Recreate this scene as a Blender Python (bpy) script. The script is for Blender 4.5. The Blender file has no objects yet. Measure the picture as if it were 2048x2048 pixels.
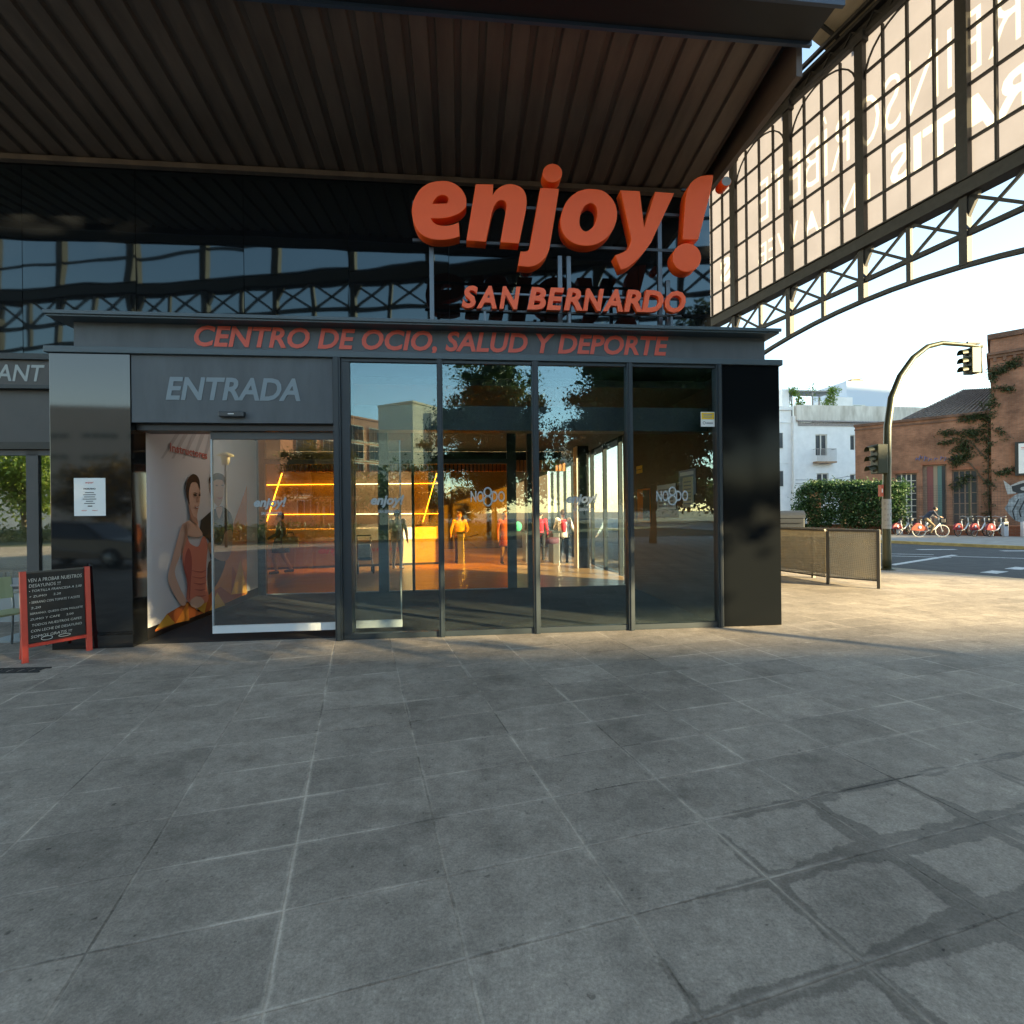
import bpy, bmesh, math, random
import numpy as np
from mathutils import Matrix, Vector
R = math.radians
random.seed(7)
rng = np.random.default_rng(11)
scene = bpy.context.scene
col = scene.collection

# ---------------------------------------------------------------- camera, sky, sun, exposure
EYE = 1.6
cam_d = bpy.data.cameras.new('camera')
cam_d.sensor_width = 36.0
cam_d.lens = 18.0
cam_d.clip_end = 3000.0
cam = bpy.data.objects.new('camera', cam_d)
col.objects.link(cam)
cam.matrix_world = Matrix.Translation((0, 0, EYE)) @ Matrix.Rotation(R(90), 4, 'X') @ Matrix.Rotation(-0.0108, 4, 'Z')
scene.camera = cam

SUN_EL = R(13.0)
SUN_AZ = R(-57.0)           # the sun stands behind the camera, far round to its right
world = bpy.data.worlds.new('World')
scene.world = world
world.use_nodes = True
wn = world.node_tree.nodes
wl = world.node_tree.links
sky = wn.new('ShaderNodeTexSky')
sky.sky_type = 'NISHITA'
sky.sun_disc = False
sky.sun_elevation = SUN_EL
sky.sun_rotation = R(180.0) + SUN_AZ
sky.air_density = 1.0
sky.dust_density = 0.0
sky.ozone_density = 3.0
tintn = wn.new('ShaderNodeMix'); tintn.data_type = 'RGBA'; tintn.blend_type = 'MULTIPLY'; tintn.inputs[0].default_value = 1.0
tintn.inputs[7].default_value = (1.30, 1.0, .74, 1)          # camera balanced for open shade
wl.new(sky.outputs[0], tintn.inputs[6])
wl.new(tintn.outputs[2], wn['Background'].inputs[0])
wn['Background'].inputs[1].default_value = 0.15

sun_d = bpy.data.lights.new('sun', 'SUN')
sun_d.energy = 5.0
sun_d.angle = R(0.5)
sun_d.color = (1.0, 0.79, 0.43)
sun = bpy.data.objects.new('sun', sun_d)
col.objects.link(sun)
sd = Vector((math.sin(SUN_AZ) * math.cos(SUN_EL), math.cos(SUN_AZ) * math.cos(SUN_EL), -math.sin(SUN_EL)))
sun.rotation_euler = sd.to_track_quat('-Z', 'Y').to_euler()

scene.view_settings.view_transform = 'Standard'
scene.view_settings.look = 'None'
scene.view_settings.gamma = 1.0
scene.view_settings.exposure = 2.5
scene.render.engine = 'CYCLES'
scene.cycles.max_bounces = 10
scene.cycles.transparent_max_bounces = 24
scene.cycles.sample_clamp_indirect = 6.0
scene.cycles.use_denoising = True
scene.cycles.caustics_reflective = False
scene.cycles.caustics_refractive = False

# ---------------------------------------------------------------- helpers
def tag(o, label=None, cat=None, group=None, kind=None):
    if label: o['label'] = label
    if cat: o['category'] = cat
    if group: o['group'] = group
    if kind: o['kind'] = kind
    return o

def empty(name, loc=(0, 0, 0), rz=0.0, label=None, cat=None, group=None):
    o = bpy.data.objects.new(name, None)
    o.empty_display_size = 0.2
    o.location = loc
    o.rotation_euler = (0, 0, rz)
    col.objects.link(o)
    return tag(o, label, cat, group)

def place(o, x, y, z=0.0, rz=None):
    o.location = (x, y, z)
    if rz is not None: o.rotation_euler = (0, 0, rz)
    return o

def copy_tree(o, parent=None):
    c = o.copy()
    col.objects.link(c)
    c.parent = parent
    for ch in list(o.children):
        copy_tree(ch, c)
    return c

class MB:
    def __init__(s):
        s.v = []; s.f = []; s.m = []; s.cm = 0; s.sm = []
    def add(s, vs, fs, smooth=False):
        n = len(s.v)
        s.v += [tuple(map(float, p)) for p in vs]
        for f in fs:
            s.f.append([i + n for i in f]); s.m.append(s.cm); s.sm.append(smooth)
        return s
    def mat(s, i): s.cm = i; return s
    def box(s, x0, x1, y0, y1, z0, z1):
        v = [(x0,y0,z0),(x1,y0,z0),(x1,y1,z0),(x0,y1,z0),(x0,y0,z1),(x1,y0,z1),(x1,y1,z1),(x0,y1,z1)]
        return s.add(v, [(0,3,2,1),(4,5,6,7),(0,1,5,4),(1,2,6,5),(2,3,7,6),(3,0,4,7)])
    def bar(s, p, q, w, h=None, up=(0,0,1)):
        h = h or w
        p = Vector(p); q = Vector(q); d = (q - p).normalized(); u = Vector(up)
        if abs(d.dot(u)) > .98: u = Vector((0,1,0))
        a = d.cross(u).normalized() * w / 2; b = a.cross(d).normalized() * h / 2
        v = [p-a-b, p+a-b, p+a+b, p-a+b, q-a-b, q+a-b, q+a+b, q-a+b]
        return s.add(v, [(0,3,2,1),(4,5,6,7),(0,1,5,4),(1,2,6,5),(2,3,7,6),(3,0,4,7)])
    def quad(s, a, b, c, d): return s.add([a,b,c,d], [(0,1,2,3)])
    def tube(s, pts, r, n=10, cap=True, closed=False):
        pts = [Vector(p) for p in pts]; N = len(pts)
        rs = r if isinstance(r, (list, tuple)) else [r] * N
        vs = []; a = None
        for i, p in enumerate(pts):
            if closed: d = pts[(i+1) % N] - pts[i-1]
            else: d = pts[min(i+1, N-1)] - pts[max(i-1, 0)]
            d.normalize()
            if a is None:
                a = d.cross(Vector((0,0,1)) if abs(d.z) < .9 else Vector((0,1,0)))
            a = a - d*a.dot(d)
            if a.length < 1e-5: a = d.cross(Vector((.3,.5,.8)))
            a.normalize(); b = d.cross(a).normalized()
            for k in range(n):
                t = 2 * math.pi * k / n
                vs.append(p + (a * math.cos(t) + b * math.sin(t)) * rs[i])
        fs = []
        for i in range(N if closed else N-1):
            j = (i+1) % N
            for k in range(n):
                l = (k+1) % n
                fs.append((i*n+k, i*n+l, j*n+l, j*n+k))
        if cap and not closed:
            fs.append(tuple(range(n-1, -1, -1))); fs.append(tuple((N-1)*n + k for k in range(n)))
        return s.add(vs, fs, True)
    def ball(s, c, r, n=10, m=6):
        r = r if isinstance(r, (tuple, list)) else (r, r, r)
        vs = [(c[0], c[1], c[2]-r[2])]
        for i in range(1, m):
            a = -math.pi/2 + math.pi*i/m
            for k in range(n):
                t = 2*math.pi*k/n
                vs.append((c[0]+r[0]*math.cos(a)*math.cos(t), c[1]+r[1]*math.cos(a)*math.sin(t), c[2]+r[2]*math.sin(a)))
        vs.append((c[0], c[1], c[2]+r[2]))
        fs = [(0, 1+(k+1) % n, 1+k) for k in range(n)]
        for i in range(m-2):
            for k in range(n):
                l = (k+1) % n
                fs.append((1+i*n+k, 1+i*n+l, 1+(i+1)*n+l, 1+(i+1)*n+k))
        t0 = 1+(m-2)*n; T = len(vs)-1
        fs += [(t0+k, t0+(k+1) % n, T) for k in range(n)]
        return s.add(vs, fs, True)
    def poly(s, pts, y, t=0.0):
        """outline in XZ facing -Y at y, thickness t towards +Y"""
        n = len(pts)
        a = sum(pts[i][0]*pts[(i+1) % n][1]-pts[(i+1) % n][0]*pts[i][1] for i in range(n))
        if a < 0: pts = pts[::-1]
        v = [(p[0], y, p[1]) for p in pts]
        f = [tuple(range(n))]
        if t:
            v += [(p[0], y+t, p[1]) for p in pts]
            f.append(tuple(range(2*n-1, n-1, -1)))
            f += [((i+1) % n, i, n+i, n+(i+1) % n) for i in range(n)]
        return s.add(v, f)
    def build(s, name, mat, parent=None, bevel=0.0, **kw):
        me = bpy.data.meshes.new(name)
        me.from_pydata(s.v, [], s.f)
        for m in (mat if isinstance(mat, (list, tuple)) else [mat]): me.materials.append(m)
        if any(s.m): me.polygons.foreach_set('material_index', s.m)
        if any(s.sm): me.polygons.foreach_set('use_smooth', s.sm)
        me.update()
        o = bpy.data.objects.new(name, me)
        col.objects.link(o)
        if parent is not None: o.parent = parent
        if bevel:
            b = o.modifiers.new('bevel', 'BEVEL'); b.width = bevel; b.segments = 2; b.limit_method = 'ANGLE'
        return tag(o, **kw)

def raw(name, verts, faces, mat, parent=None, smooth=False, **kw):
    me = bpy.data.meshes.new(name)
    nv = len(verts); nf = len(faces); k = faces.shape[1]
    me.vertices.add(nv); me.vertices.foreach_set('co', np.asarray(verts, np.float32).ravel())
    me.loops.add(nf*k); me.loops.foreach_set('vertex_index', np.asarray(faces, np.int32).ravel())
    me.polygons.add(nf); me.polygons.foreach_set('loop_start', np.arange(0, nf*k, k, dtype=np.int32))
    me.update(calc_edges=True)
    me.materials.append(mat)
    if smooth: me.polygons.foreach_set('use_smooth', [True]*nf)
    o = bpy.data.objects.new(name, me); col.objects.link(o)
    if parent is not None: o.parent = parent
    return tag(o, **kw)

_dg = None
def text_mesh(body, shear=0.0, bold=0.0, extrude=0.0, res=3, spacing=1.0):
    c = bpy.data.curves.new('lettering', 'FONT')
    c.body = body; c.shear = shear; c.offset = bold; c.extrude = extrude; c.resolution_u = res; c.space_character = spacing
    o = bpy.data.objects.new('lettering', c); col.objects.link(o)
    me = bpy.data.meshes.new_from_object(o.evaluated_get(bpy.context.evaluated_depsgraph_get()))
    vs = [v.co.copy() for v in me.vertices]; fs = [tuple(p.vertices) for p in me.polygons]
    bpy.data.objects.remove(o); bpy.data.curves.remove(c); bpy.data.meshes.remove(me)
    return vs, fs

def text_into(mb, body, x0, x1, z0, z1, y, depth=0.0, shear=.0, bold=.0, res=3, spacing=1.0, drop=0.0):
    """text upright in the local XZ plane facing -Y, front face at y, fitted to a box (drop: descender share kept below z0)"""
    vs, fs = text_mesh(body, shear, bold, 0.5 if depth else 0.0, res, spacing)
    xs = [v.x for v in vs]; ys = [v.y for v in vs]
    lx, hx = min(xs), max(xs); ly, hy = min(ys), max(ys)
    if drop: ly = 0.0
    sx = (x1-x0)/(hx-lx); sy = (z1-z0)/(hy-ly)
    out = [(x0+(v.x-lx)*sx, y + ((0.5-v.z)*depth if depth else 0.0), z0+(v.y-ly)*sy) for v in vs]
    mb.add(out, fs)
    return mb

def smooth_outline(pts, sub=5):
    """closed outline; points with a third entry are corners"""
    n = len(pts); out = []
    P = [Vector(p[:2]) for p in pts]; C = [len(p) > 2 for p in pts]
    for i in range(n):
        a, b = P[i], P[(i+1) % n]
        if C[i] and C[(i+1) % n]:
            out.append(a); continue
        ta = (b-a) if C[i] else (b-P[i-1])*.5
        tb = (b-a) if C[(i+1) % n] else (P[(i+2) % n]-a)*.5
        for k in range(sub):
            t = k/sub
            h = a*(2*t**3-3*t**2+1)+ta*(t**3-2*t**2+t)+b*(-2*t**3+3*t**2)+tb*(t**3-t**2)
            out.append(h)
    return [(p.x, p.y) for p in out]

def prism_holes(name, outer, holes, y, t, mat, parent):
    """outline with holes, extruded; uses a 2-D curve fill"""
    c = bpy.data.curves.new(name, 'CURVE'); c.dimensions = '2D'; c.fill_mode = 'BOTH'; c.extrude = t/2
    for loop in [outer]+holes:
        sp = c.splines.new('POLY'); sp.points.add(len(loop)-1); sp.use_cyclic_u = True
        for p, q in zip(sp.points, loop): p.co = (q[0], q[1], 0, 1)
    c.bevel_depth = 0.006; c.bevel_resolution = 1; c.offset = -0.006
    o = bpy.data.objects.new(name, c); col.objects.link(o)
    me = bpy.data.meshes.new_from_object(o.evaluated_get(bpy.context.evaluated_depsgraph_get()))
    bpy.data.objects.remove(o); bpy.data.curves.remove(c)
    me.transform(Matrix.Translation((0, y+t/2, 0)) @ Matrix.Rotation(R(90), 4, 'X'))
    me.materials.clear(); me.materials.append(mat); me.name = name
    ob = bpy.data.objects.new(name, me); col.objects.link(ob); ob.parent = parent
    return ob

# pixel of the 2048 photograph -> world, on planes given in metres
def uv(px, py):
    x = px-1024; y = py-1024
    return (x-.0108*y)/1024, -(y+.0108*x)/1024
PH = math.atan(.0995)
OY = 6.69
def FP(px, py, t=0.0):
    """point of the porch plane set back t -> (s, z)"""
    u, v = uv(px, py); c = OY+t/math.cos(PH)
    Y = c/(1-.0995*u); X = u*Y
    return X*math.cos(PH)+(Y-OY)*math.sin(PH), EYE+v*Y
def FW(s, t, z=0.0):
    """porch frame -> world"""
    return (s*math.cos(PH)-t*math.sin(PH), OY+s*math.sin(PH)+t*math.cos(PH), z)
def WF(x, y):
    y -= OY
    return x*math.cos(PH)+y*math.sin(PH), -x*math.sin(PH)+y*math.cos(PH)
def MIR(xm, ym):
    """place seen in the window reflection -> where it really stands"""
    s, t = WF(xm, ym)
    return FW(s, -t)[:2]

# ---------------------------------------------------------------- materials
M = {}
def newmat(name):
    m = bpy.data.materials.new(name); m.use_nodes = True
    nt = m.node_tree
    return m, nt.nodes, nt.links, nt.nodes['Principled BSDF']

def mat(name, color, rough=.6, metal=0.0, noise=0.0, scale=6.0, bump=0.0, bscale=40.0, emit=0.0, ior=None, color2=None, stretch=None):
    m, N, L, B = newmat(name)
    B.inputs['Base Color'].default_value = (*color, 1)
    B.inputs['Roughness'].default_value = rough
    B.inputs['Metallic'].default_value = metal
    if ior: B.inputs['IOR'].default_value = ior
    if noise or bump or color2:
        tc = N.new('ShaderNodeTexCoord'); src = tc.outputs['Object']
        if stretch:
            mp = N.new('ShaderNodeMapping'); mp.inputs['Scale'].default_value = stretch
            L.new(src, mp.inputs[0]); src = mp.outputs[0]
    if noise or color2:
        t = N.new('ShaderNodeTexNoise'); t.inputs['Scale'].default_value = scale; t.inputs['Detail'].default_value = 6; t.inputs['Roughness'].default_value = .62
        L.new(src, t.inputs['Vector'])
        rmp = N.new('ShaderNodeValToRGB')
        c2 = color2 or tuple(min(1, c*(1+noise)) for c in color)
        c1 = color if color2 else tuple(c*(1-noise) for c in color)
        rmp.color_ramp.elements[0].position = .34; rmp.color_ramp.elements[0].color = (*c1, 1)
        rmp.color_ramp.elements[1].position = .66; rmp.color_ramp.elements[1].color = (*c2, 1)
        L.new(t.outputs['Fac'], rmp.inputs[0]); L.new(rmp.outputs[0], B.inputs['Base Color'])
    if bump:
        t2 = N.new('ShaderNodeTexNoise'); t2.inputs['Scale'].default_value = bscale; t2.inputs['Detail'].default_value = 4
        L.new(src, t2.inputs['Vector'])
        bp = N.new('ShaderNodeBump'); bp.inputs['Strength'].default_value = bump; bp.inputs['Distance'].default_value = .01
        L.new(t2.outputs['Fac'], bp.inputs['Height']); L.new(bp.outputs[0], B.inputs['Normal'])
    if emit:
        B.inputs['Emission Color'].default_value = (*color, 1); B.inputs['Emission Strength'].default_value = emit
    M[name] = m
    return m

def glass(name, tint=(1, 1, 1), ior=1.5, gloss=(1, 1, 1), rough=0.0, wobble=0.0):
    m, N, L, B = newmat(name)
    N.remove(B)
    tr = N.new('ShaderNodeBsdfTransparent'); tr.inputs[0].default_value = (*tint, 1)
    gl = N.new('ShaderNodeBsdfGlossy'); gl.inputs[0].default_value = (*gloss, 1); gl.inputs['Roughness'].default_value = rough
    fr = N.new('ShaderNodeFresnel'); fr.inputs[0].default_value = ior
    mx = N.new('ShaderNodeMixShader')
    if wobble:
        tc = N.new('ShaderNodeTexCoord'); t = N.new('ShaderNodeTexNoise'); t.inputs['Scale'].default_value = .55; t.inputs['Detail'].default_value = 1
        L.new(tc.outputs['Object'], t.inputs['Vector'])
        bp = N.new('ShaderNodeBump'); bp.inputs['Strength'].default_value = 1.0; bp.inputs['Distance'].default_value = wobble
        L.new(t.outputs['Fac'], bp.inputs['Height']); L.new(bp.outputs[0], gl.inputs['Normal'])
    # a pane is a thin sheet: use the same reflectance from both sides
    geo = N.new('ShaderNodeNewGeometry')
    vm = N.new('ShaderNodeVectorMath'); vm.operation = 'DOT_PRODUCT'
    L.new(geo.outputs['Incoming'], vm.inputs[0]); L.new(geo.outputs['Normal'], vm.inputs[1])
    ab = N.new('ShaderNodeMath'); ab.operation = 'ABSOLUTE'; L.new(vm.outputs['Value'], ab.inputs[0])
    # Schlick
    o1 = N.new('ShaderNodeMath'); o1.operation = 'SUBTRACT'; o1.inputs[0].default_value = 1.0; L.new(ab.outputs[0], o1.inputs[1])
    p5 = N.new('ShaderNodeMath'); p5.operation = 'POWER'; p5.inputs[1].default_value = 5.0; L.new(o1.outputs[0], p5.inputs[0])
    r0 = ((ior-1)/(ior+1))**2; r0 = 2*r0/(1+r0)
    mu = N.new('ShaderNodeMath'); mu.operation = 'MULTIPLY_ADD'; mu.inputs[1].default_value = 1-r0; mu.inputs[2].default_value = r0
    L.new(p5.outputs[0], mu.inputs[0])
    N.remove(fr)
    L.new(mu.outputs[0], mx.inputs[0]); L.new(tr.outputs[0], mx.inputs[1]); L.new(gl.outputs[0], mx.inputs[2])
    L.new(mx.outputs[0], N['Material Output'].inputs[0])
    M[name] = m
    return m

def black_panel(name, color=(.006, .007, .009), rough=.02, ior=1.5, wobble=.004, tint=(1, 1, 1)):
    m, N, L, B = newmat(name)
    B.inputs['Base Color'].default_value = (*color, 1); B.inputs['Roughness'].default_value = rough; B.inputs['IOR'].default_value = ior
    B.inputs['Specular Tint'].default_value = (*tint, 1)
    if wobble:
        tc = N.new('ShaderNodeTexCoord'); t = N.new('ShaderNodeTexNoise'); t.inputs['Scale'].default_value = .8; t.inputs['Detail'].default_value = 1
        L.new(tc.outputs['Object'], t.inputs['Vector'])
        bp = N.new('ShaderNodeBump'); bp.inputs['Strength'].default_value = 1.0; bp.inputs['Distance'].default_value = wobble
        L.new(t.outputs['Fac'], bp.inputs['Height']); L.new(bp.outputs[0], B.inputs['Normal'])
    M[name] = m
    return m

def brick_mat(name, c1, c2, mortar, scale=1.0, dirt=.5):
    m, N, L, B = newmat(name)
    tc = N.new('ShaderNodeTexCoord')
    sx = N.new('ShaderNodeSeparateXYZ'); L.new(tc.outputs['Object'], sx.inputs[0])
    ad = N.new('ShaderNodeMath'); ad.operation = 'ADD'; L.new(sx.outputs[0], ad.inputs[0]); L.new(sx.outputs[1], ad.inputs[1])
    cb = N.new('ShaderNodeCombineXYZ'); L.new(ad.outputs[0], cb.inputs[0]); L.new(sx.outputs[2], cb.inputs[1])
    br = N.new('ShaderNodeTexBrick')
    br.inputs['Scale'].default_value = 1.0; br.inputs['Brick Width'].default_value = .27*scale; br.inputs['Row Height'].default_value = .075*scale
    br.inputs['Mortar Size'].default_value = .012*scale; br.inputs['Bias'].default_value = -.1
    br.inputs['Color1'].default_value = (*c1, 1); br.inputs['Color2'].default_value = (*c2, 1); br.inputs['Mortar'].default_value = (*mortar, 1)
    L.new(cb.outputs[0], br.inputs['Vector'])
    t = N.new('ShaderNodeTexNoise'); t.inputs['Scale'].default_value = .7; t.inputs['Detail'].default_value = 7; t.inputs['Roughness'].default_value = .7
    L.new(tc.outputs['Object'], t.inputs['Vector'])
    r = N.new('ShaderNodeValToRGB'); r.color_ramp.elements[0].position = .35; r.color_ramp.elements[1].position = .6
    r.color_ramp.elements[0].color = (1-dirt, 1-dirt, 1-dirt, 1)
    L.new(t.outputs['Fac'], r.inputs[0])
    mx = N.new('ShaderNodeMix'); mx.data_type = 'RGBA'; mx.blend_type = 'MULTIPLY'; mx.inputs[0].default_value = 1.0
    L.new(br.outputs['Color'], mx.inputs[6]); L.new(r.outputs[0], mx.inputs[7]); L.new(mx.outputs[2], B.inputs['Base Color'])
    bp = N.new('ShaderNodeBump'); bp.inputs['Strength'].default_value = .6; bp.inputs['Distance'].default_value = .01; bp.invert = True
    L.new(br.outputs['Fac'], bp.inputs['Height']); L.new(bp.outputs[0], B.inputs['Normal'])
    B.inputs['Roughness'].default_value = .9
    M[name] = m
    return m

def math_node(N, L, op, a, b=None, c=None, clamp=False):
    n = N.new('ShaderNodeMath'); n.operation = op; n.use_clamp = clamp
    for i, x in enumerate((a, b, c)):
        if x is None: continue
        if isinstance(x, (int, float)): n.inputs[i].default_value = x
        else: L.new(x, n.inputs[i])
    return n.outputs[0]

def paving_mat(name):
    m, N, L, B = newmat(name)
    tc = N.new('ShaderNodeTexCoord'); P = tc.outputs['Object']
    mp = N.new('ShaderNodeMapping'); mp.vector_type = 'TEXTURE'
    mp.inputs['Location'].default_value = (0.844, 3.054, 0); mp.inputs['Rotation'].default_value = (0, 0, R(16.6))
    L.new(P, mp.inputs[0])
    sx = N.new('ShaderNodeSeparateXYZ'); L.new(mp.outputs[0], sx.inputs[0])
    def noise(scale, detail=5, rough=.6, vec=P):
        t = N.new('ShaderNodeTexNoise'); t.inputs['Scale'].default_value = scale; t.inputs['Detail'].default_value = detail; t.inputs['Roughness'].default_value = rough
        L.new(vec, t.inputs['Vector']); return t.outputs['Fac']
    def smooth(x, a, b):
        n = N.new('ShaderNodeMapRange'); n.interpolation_type = 'SMOOTHSTEP'
        n.inputs['From Min'].default_value = a; n.inputs['From Max'].default_value = b
        L.new(x, n.inputs['Value']); return n.outputs[0]
    W, H = .664, .4365
    gx = math_node(N, L, 'DIVIDE', sx.outputs[0], W); gy = math_node(N, L, 'DIVIDE', sx.outputs[1], H)
    ix = math_node(N, L, 'FLOOR', gx); iy = math_node(N, L, 'FLOOR', gy)
    fx = math_node(N, L, 'FRACT', gx); fy = math_node(N, L, 'FRACT', gy)
    ax = math_node(N, L, 'MULTIPLY', math_node(N, L, 'MINIMUM', fx, math_node(N, L, 'SUBTRACT', 1.0, fx)), W)
    ay = math_node(N, L, 'MULTIPLY', math_node(N, L, 'MINIMUM', fy, math_node(N, L, 'SUBTRACT', 1.0, fy)), H)
    # joints wander a little
    wob = math_node(N, L, 'MULTIPLY', math_node(N, L, 'SUBTRACT', noise(9, 4), .5), .010)
    d = math_node(N, L, 'ADD', math_node(N, L, 'MINIMUM', ax, ay), wob)
    joint = math_node(N, L, 'SUBTRACT', 1.0, smooth(d, .002, .0085))
    # per slab tone
    cv = N.new('ShaderNodeCombineXYZ'); L.new(ix, cv.inputs[0]); L.new(iy, cv.inputs[1])
    wn_ = N.new('ShaderNodeTexWhiteNoise'); wn_.noise_dimensions = '3D'; L.new(cv.outputs[0], wn_.inputs['Vector'])
    tone = math_node(N, L, 'MULTIPLY_ADD', wn_.outputs['Value'], .22, .89)
    # large stains + medium mottling + fine grain
    big = math_node(N, L, 'MULTIPLY', math_node(N, L, 'MULTIPLY_ADD', noise(.55, 4, .6), .9, .55), math_node(N, L, 'MULTIPLY_ADD', smooth(noise(1.7, 5, .65), .30, .52), .30, .74))
    med = math_node(N, L, 'MULTIPLY', math_node(N, L, 'MULTIPLY_ADD', noise(4.0, 8, .78), 1.15, .42), math_node(N, L, 'MULTIPLY_ADD', noise(17, 7, .8), 1.1, .45))
    grain = math_node(N, L, 'MULTIPLY_ADD', noise(75, 4, .85), 1.7, .15)
    # damp, dark rim that creeps in from the joints, with a ragged edge
    edge = math_node(N, L, 'ADD', d, math_node(N, L, 'MULTIPLY', math_node(N, L, 'SUBTRACT', noise(4.2, 9, .66), .5), .17))
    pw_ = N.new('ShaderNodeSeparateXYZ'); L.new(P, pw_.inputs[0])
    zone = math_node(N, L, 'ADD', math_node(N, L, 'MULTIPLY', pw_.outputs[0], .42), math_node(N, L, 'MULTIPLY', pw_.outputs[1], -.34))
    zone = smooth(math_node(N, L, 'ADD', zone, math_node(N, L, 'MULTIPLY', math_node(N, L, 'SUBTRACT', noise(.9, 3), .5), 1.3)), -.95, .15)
    near = math_node(N, L, 'SUBTRACT', 1.0, smooth(math_node(N, L, 'ADD', pw_.outputs[1], math_node(N, L, 'MULTIPLY', noise(.7, 2), 1.2)), 2.9, 4.6))
    reach = math_node(N, L, 'MULTIPLY_ADD', math_node(N, L, 'MULTIPLY', zone, near), .135, -.052)
    damp = math_node(N, L, 'SUBTRACT', 1.0, smooth(math_node(N, L, 'SUBTRACT', edge, reach), -.004, .010))
    # pale cement bloom along some joints
    bl = math_node(N, L, 'SUBTRACT', 1.0, smooth(math_node(N, L, 'ADD', d, math_node(N, L, 'MULTIPLY', math_node(N, L, 'SUBTRACT', noise(16, 5), .5), .05)), .004, .022))
    bl = math_node(N, L, 'MULTIPLY', bl, smooth(noise(1.3, 5, .7), .45, .60))
    base = math_node(N, L, 'MULTIPLY', math_node(N, L, 'MULTIPLY', tone, big), math_node(N, L, 'MULTIPLY', med, grain))
    k = math_node(N, L, 'MULTIPLY', base, math_node(N, L, 'MULTIPLY_ADD', damp, -.42, 1.0))
    k = math_node(N, L, 'MULTIPLY', k, math_node(N, L, 'MULTIPLY_ADD', zone, .22, .96))  # slabs paler near right: light from the open side put into the colour
    k = math_node(N, L, 'MULTIPLY_ADD', bl, .46, k)
    jl = smooth(noise(1.1, 5, .7), .40, .56)            # some joints are light mortar, others dark and open
    k = math_node(N, L, 'ADD', k, math_node(N, L, 'MULTIPLY', joint, math_node(N, L, 'MULTIPLY_ADD', jl, .72, -.42)))
    # gum and grit spots
    vo = N.new('ShaderNodeTexVoronoi'); vo.inputs['Scale'].default_value = 5.5; L.new(P, vo.inputs['Vector'])
    spot = math_node(N, L, 'MULTIPLY', math_node(N, L, 'SUBTRACT', 1.0, smooth(vo.outputs['Distance'], .06, .10)), smooth(noise(23, 1), .54, .58))
    k = math_node(N, L, 'MULTIPLY_ADD', spot, -.40, k)
    vo2 = N.new('ShaderNodeTexVoronoi'); vo2.inputs['Scale'].default_value = 15; L.new(P, vo2.inputs['Vector'])
    spot2 = math_node(N, L, 'MULTIPLY', math_node(N, L, 'SUBTRACT', 1.0, smooth(vo2.outputs['Distance'], .08, .16)), smooth(noise(23, 1), .55, .58))
    k = math_node(N, L, 'MULTIPLY_ADD', spot2, -.34, k)
    k = math_node(N, L, 'MAXIMUM', k, .12)
    mx = N.new('ShaderNodeMix'); mx.data_type = 'RGBA'; mx.blend_type = 'MULTIPLY'; mx.inputs[0].default_value = 1.0
    mx.inputs[6].default_value = (.300, .258, .214, 1)
    cc = N.new('ShaderNodeCombineColor')
    for i in range(3): L.new(k, cc.inputs[i])
    L.new(cc.outputs[0], mx.inputs[7]); L.new(mx.outputs[2], B.inputs['Base Color'])
    L.new(math_node(N, L, 'MULTIPLY_ADD', damp, -.16, .80), B.inputs['Roughness'])
    B.inputs['Specular IOR Level'].default_value = .3
    h = math_node(N, L, 'ADD', math_node(N, L, 'MULTIPLY', joint, -1.0), math_node(N, L, 'MULTIPLY', noise(120, 3, .7), .35))
    bp = N.new('ShaderNodeBump'); bp.inputs['Strength'].default_value = .55; bp.inputs['Distance'].default_value = .006
    L.new(h, bp.inputs['Height']); L.new(bp.outputs[0], B.inputs['Normal'])
    M[name] = m
    return m

def leaf_mat(name, c, c2, trans=.35):
    m, N, L, B = newmat(name)
    geo = N.new('ShaderNodeNewGeometry')
    r = N.new('ShaderNodeValToRGB'); r.color_ramp.elements[0].color = (*c, 1); r.color_ramp.elements[1].color = (*c2, 1)
    L.new(geo.outputs['Random Per Island'], r.inputs[0])
    B.inputs['Roughness'].default_value = .55
    L.new(r.outputs[0], B.inputs['Base Color'])
    tl = N.new('ShaderNodeBsdfTranslucent'); L.new(r.outputs[0], tl.inputs[0])
    mx = N.new('ShaderNodeMixShader'); mx.inputs[0].default_value = trans
    L.new(B.outputs[0], mx.inputs[1]); L.new(tl.outputs[0], mx.inputs[2]); L.new(mx.outputs[0], N['Material Output'].inputs[0])
    M[name] = m
    return m

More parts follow.
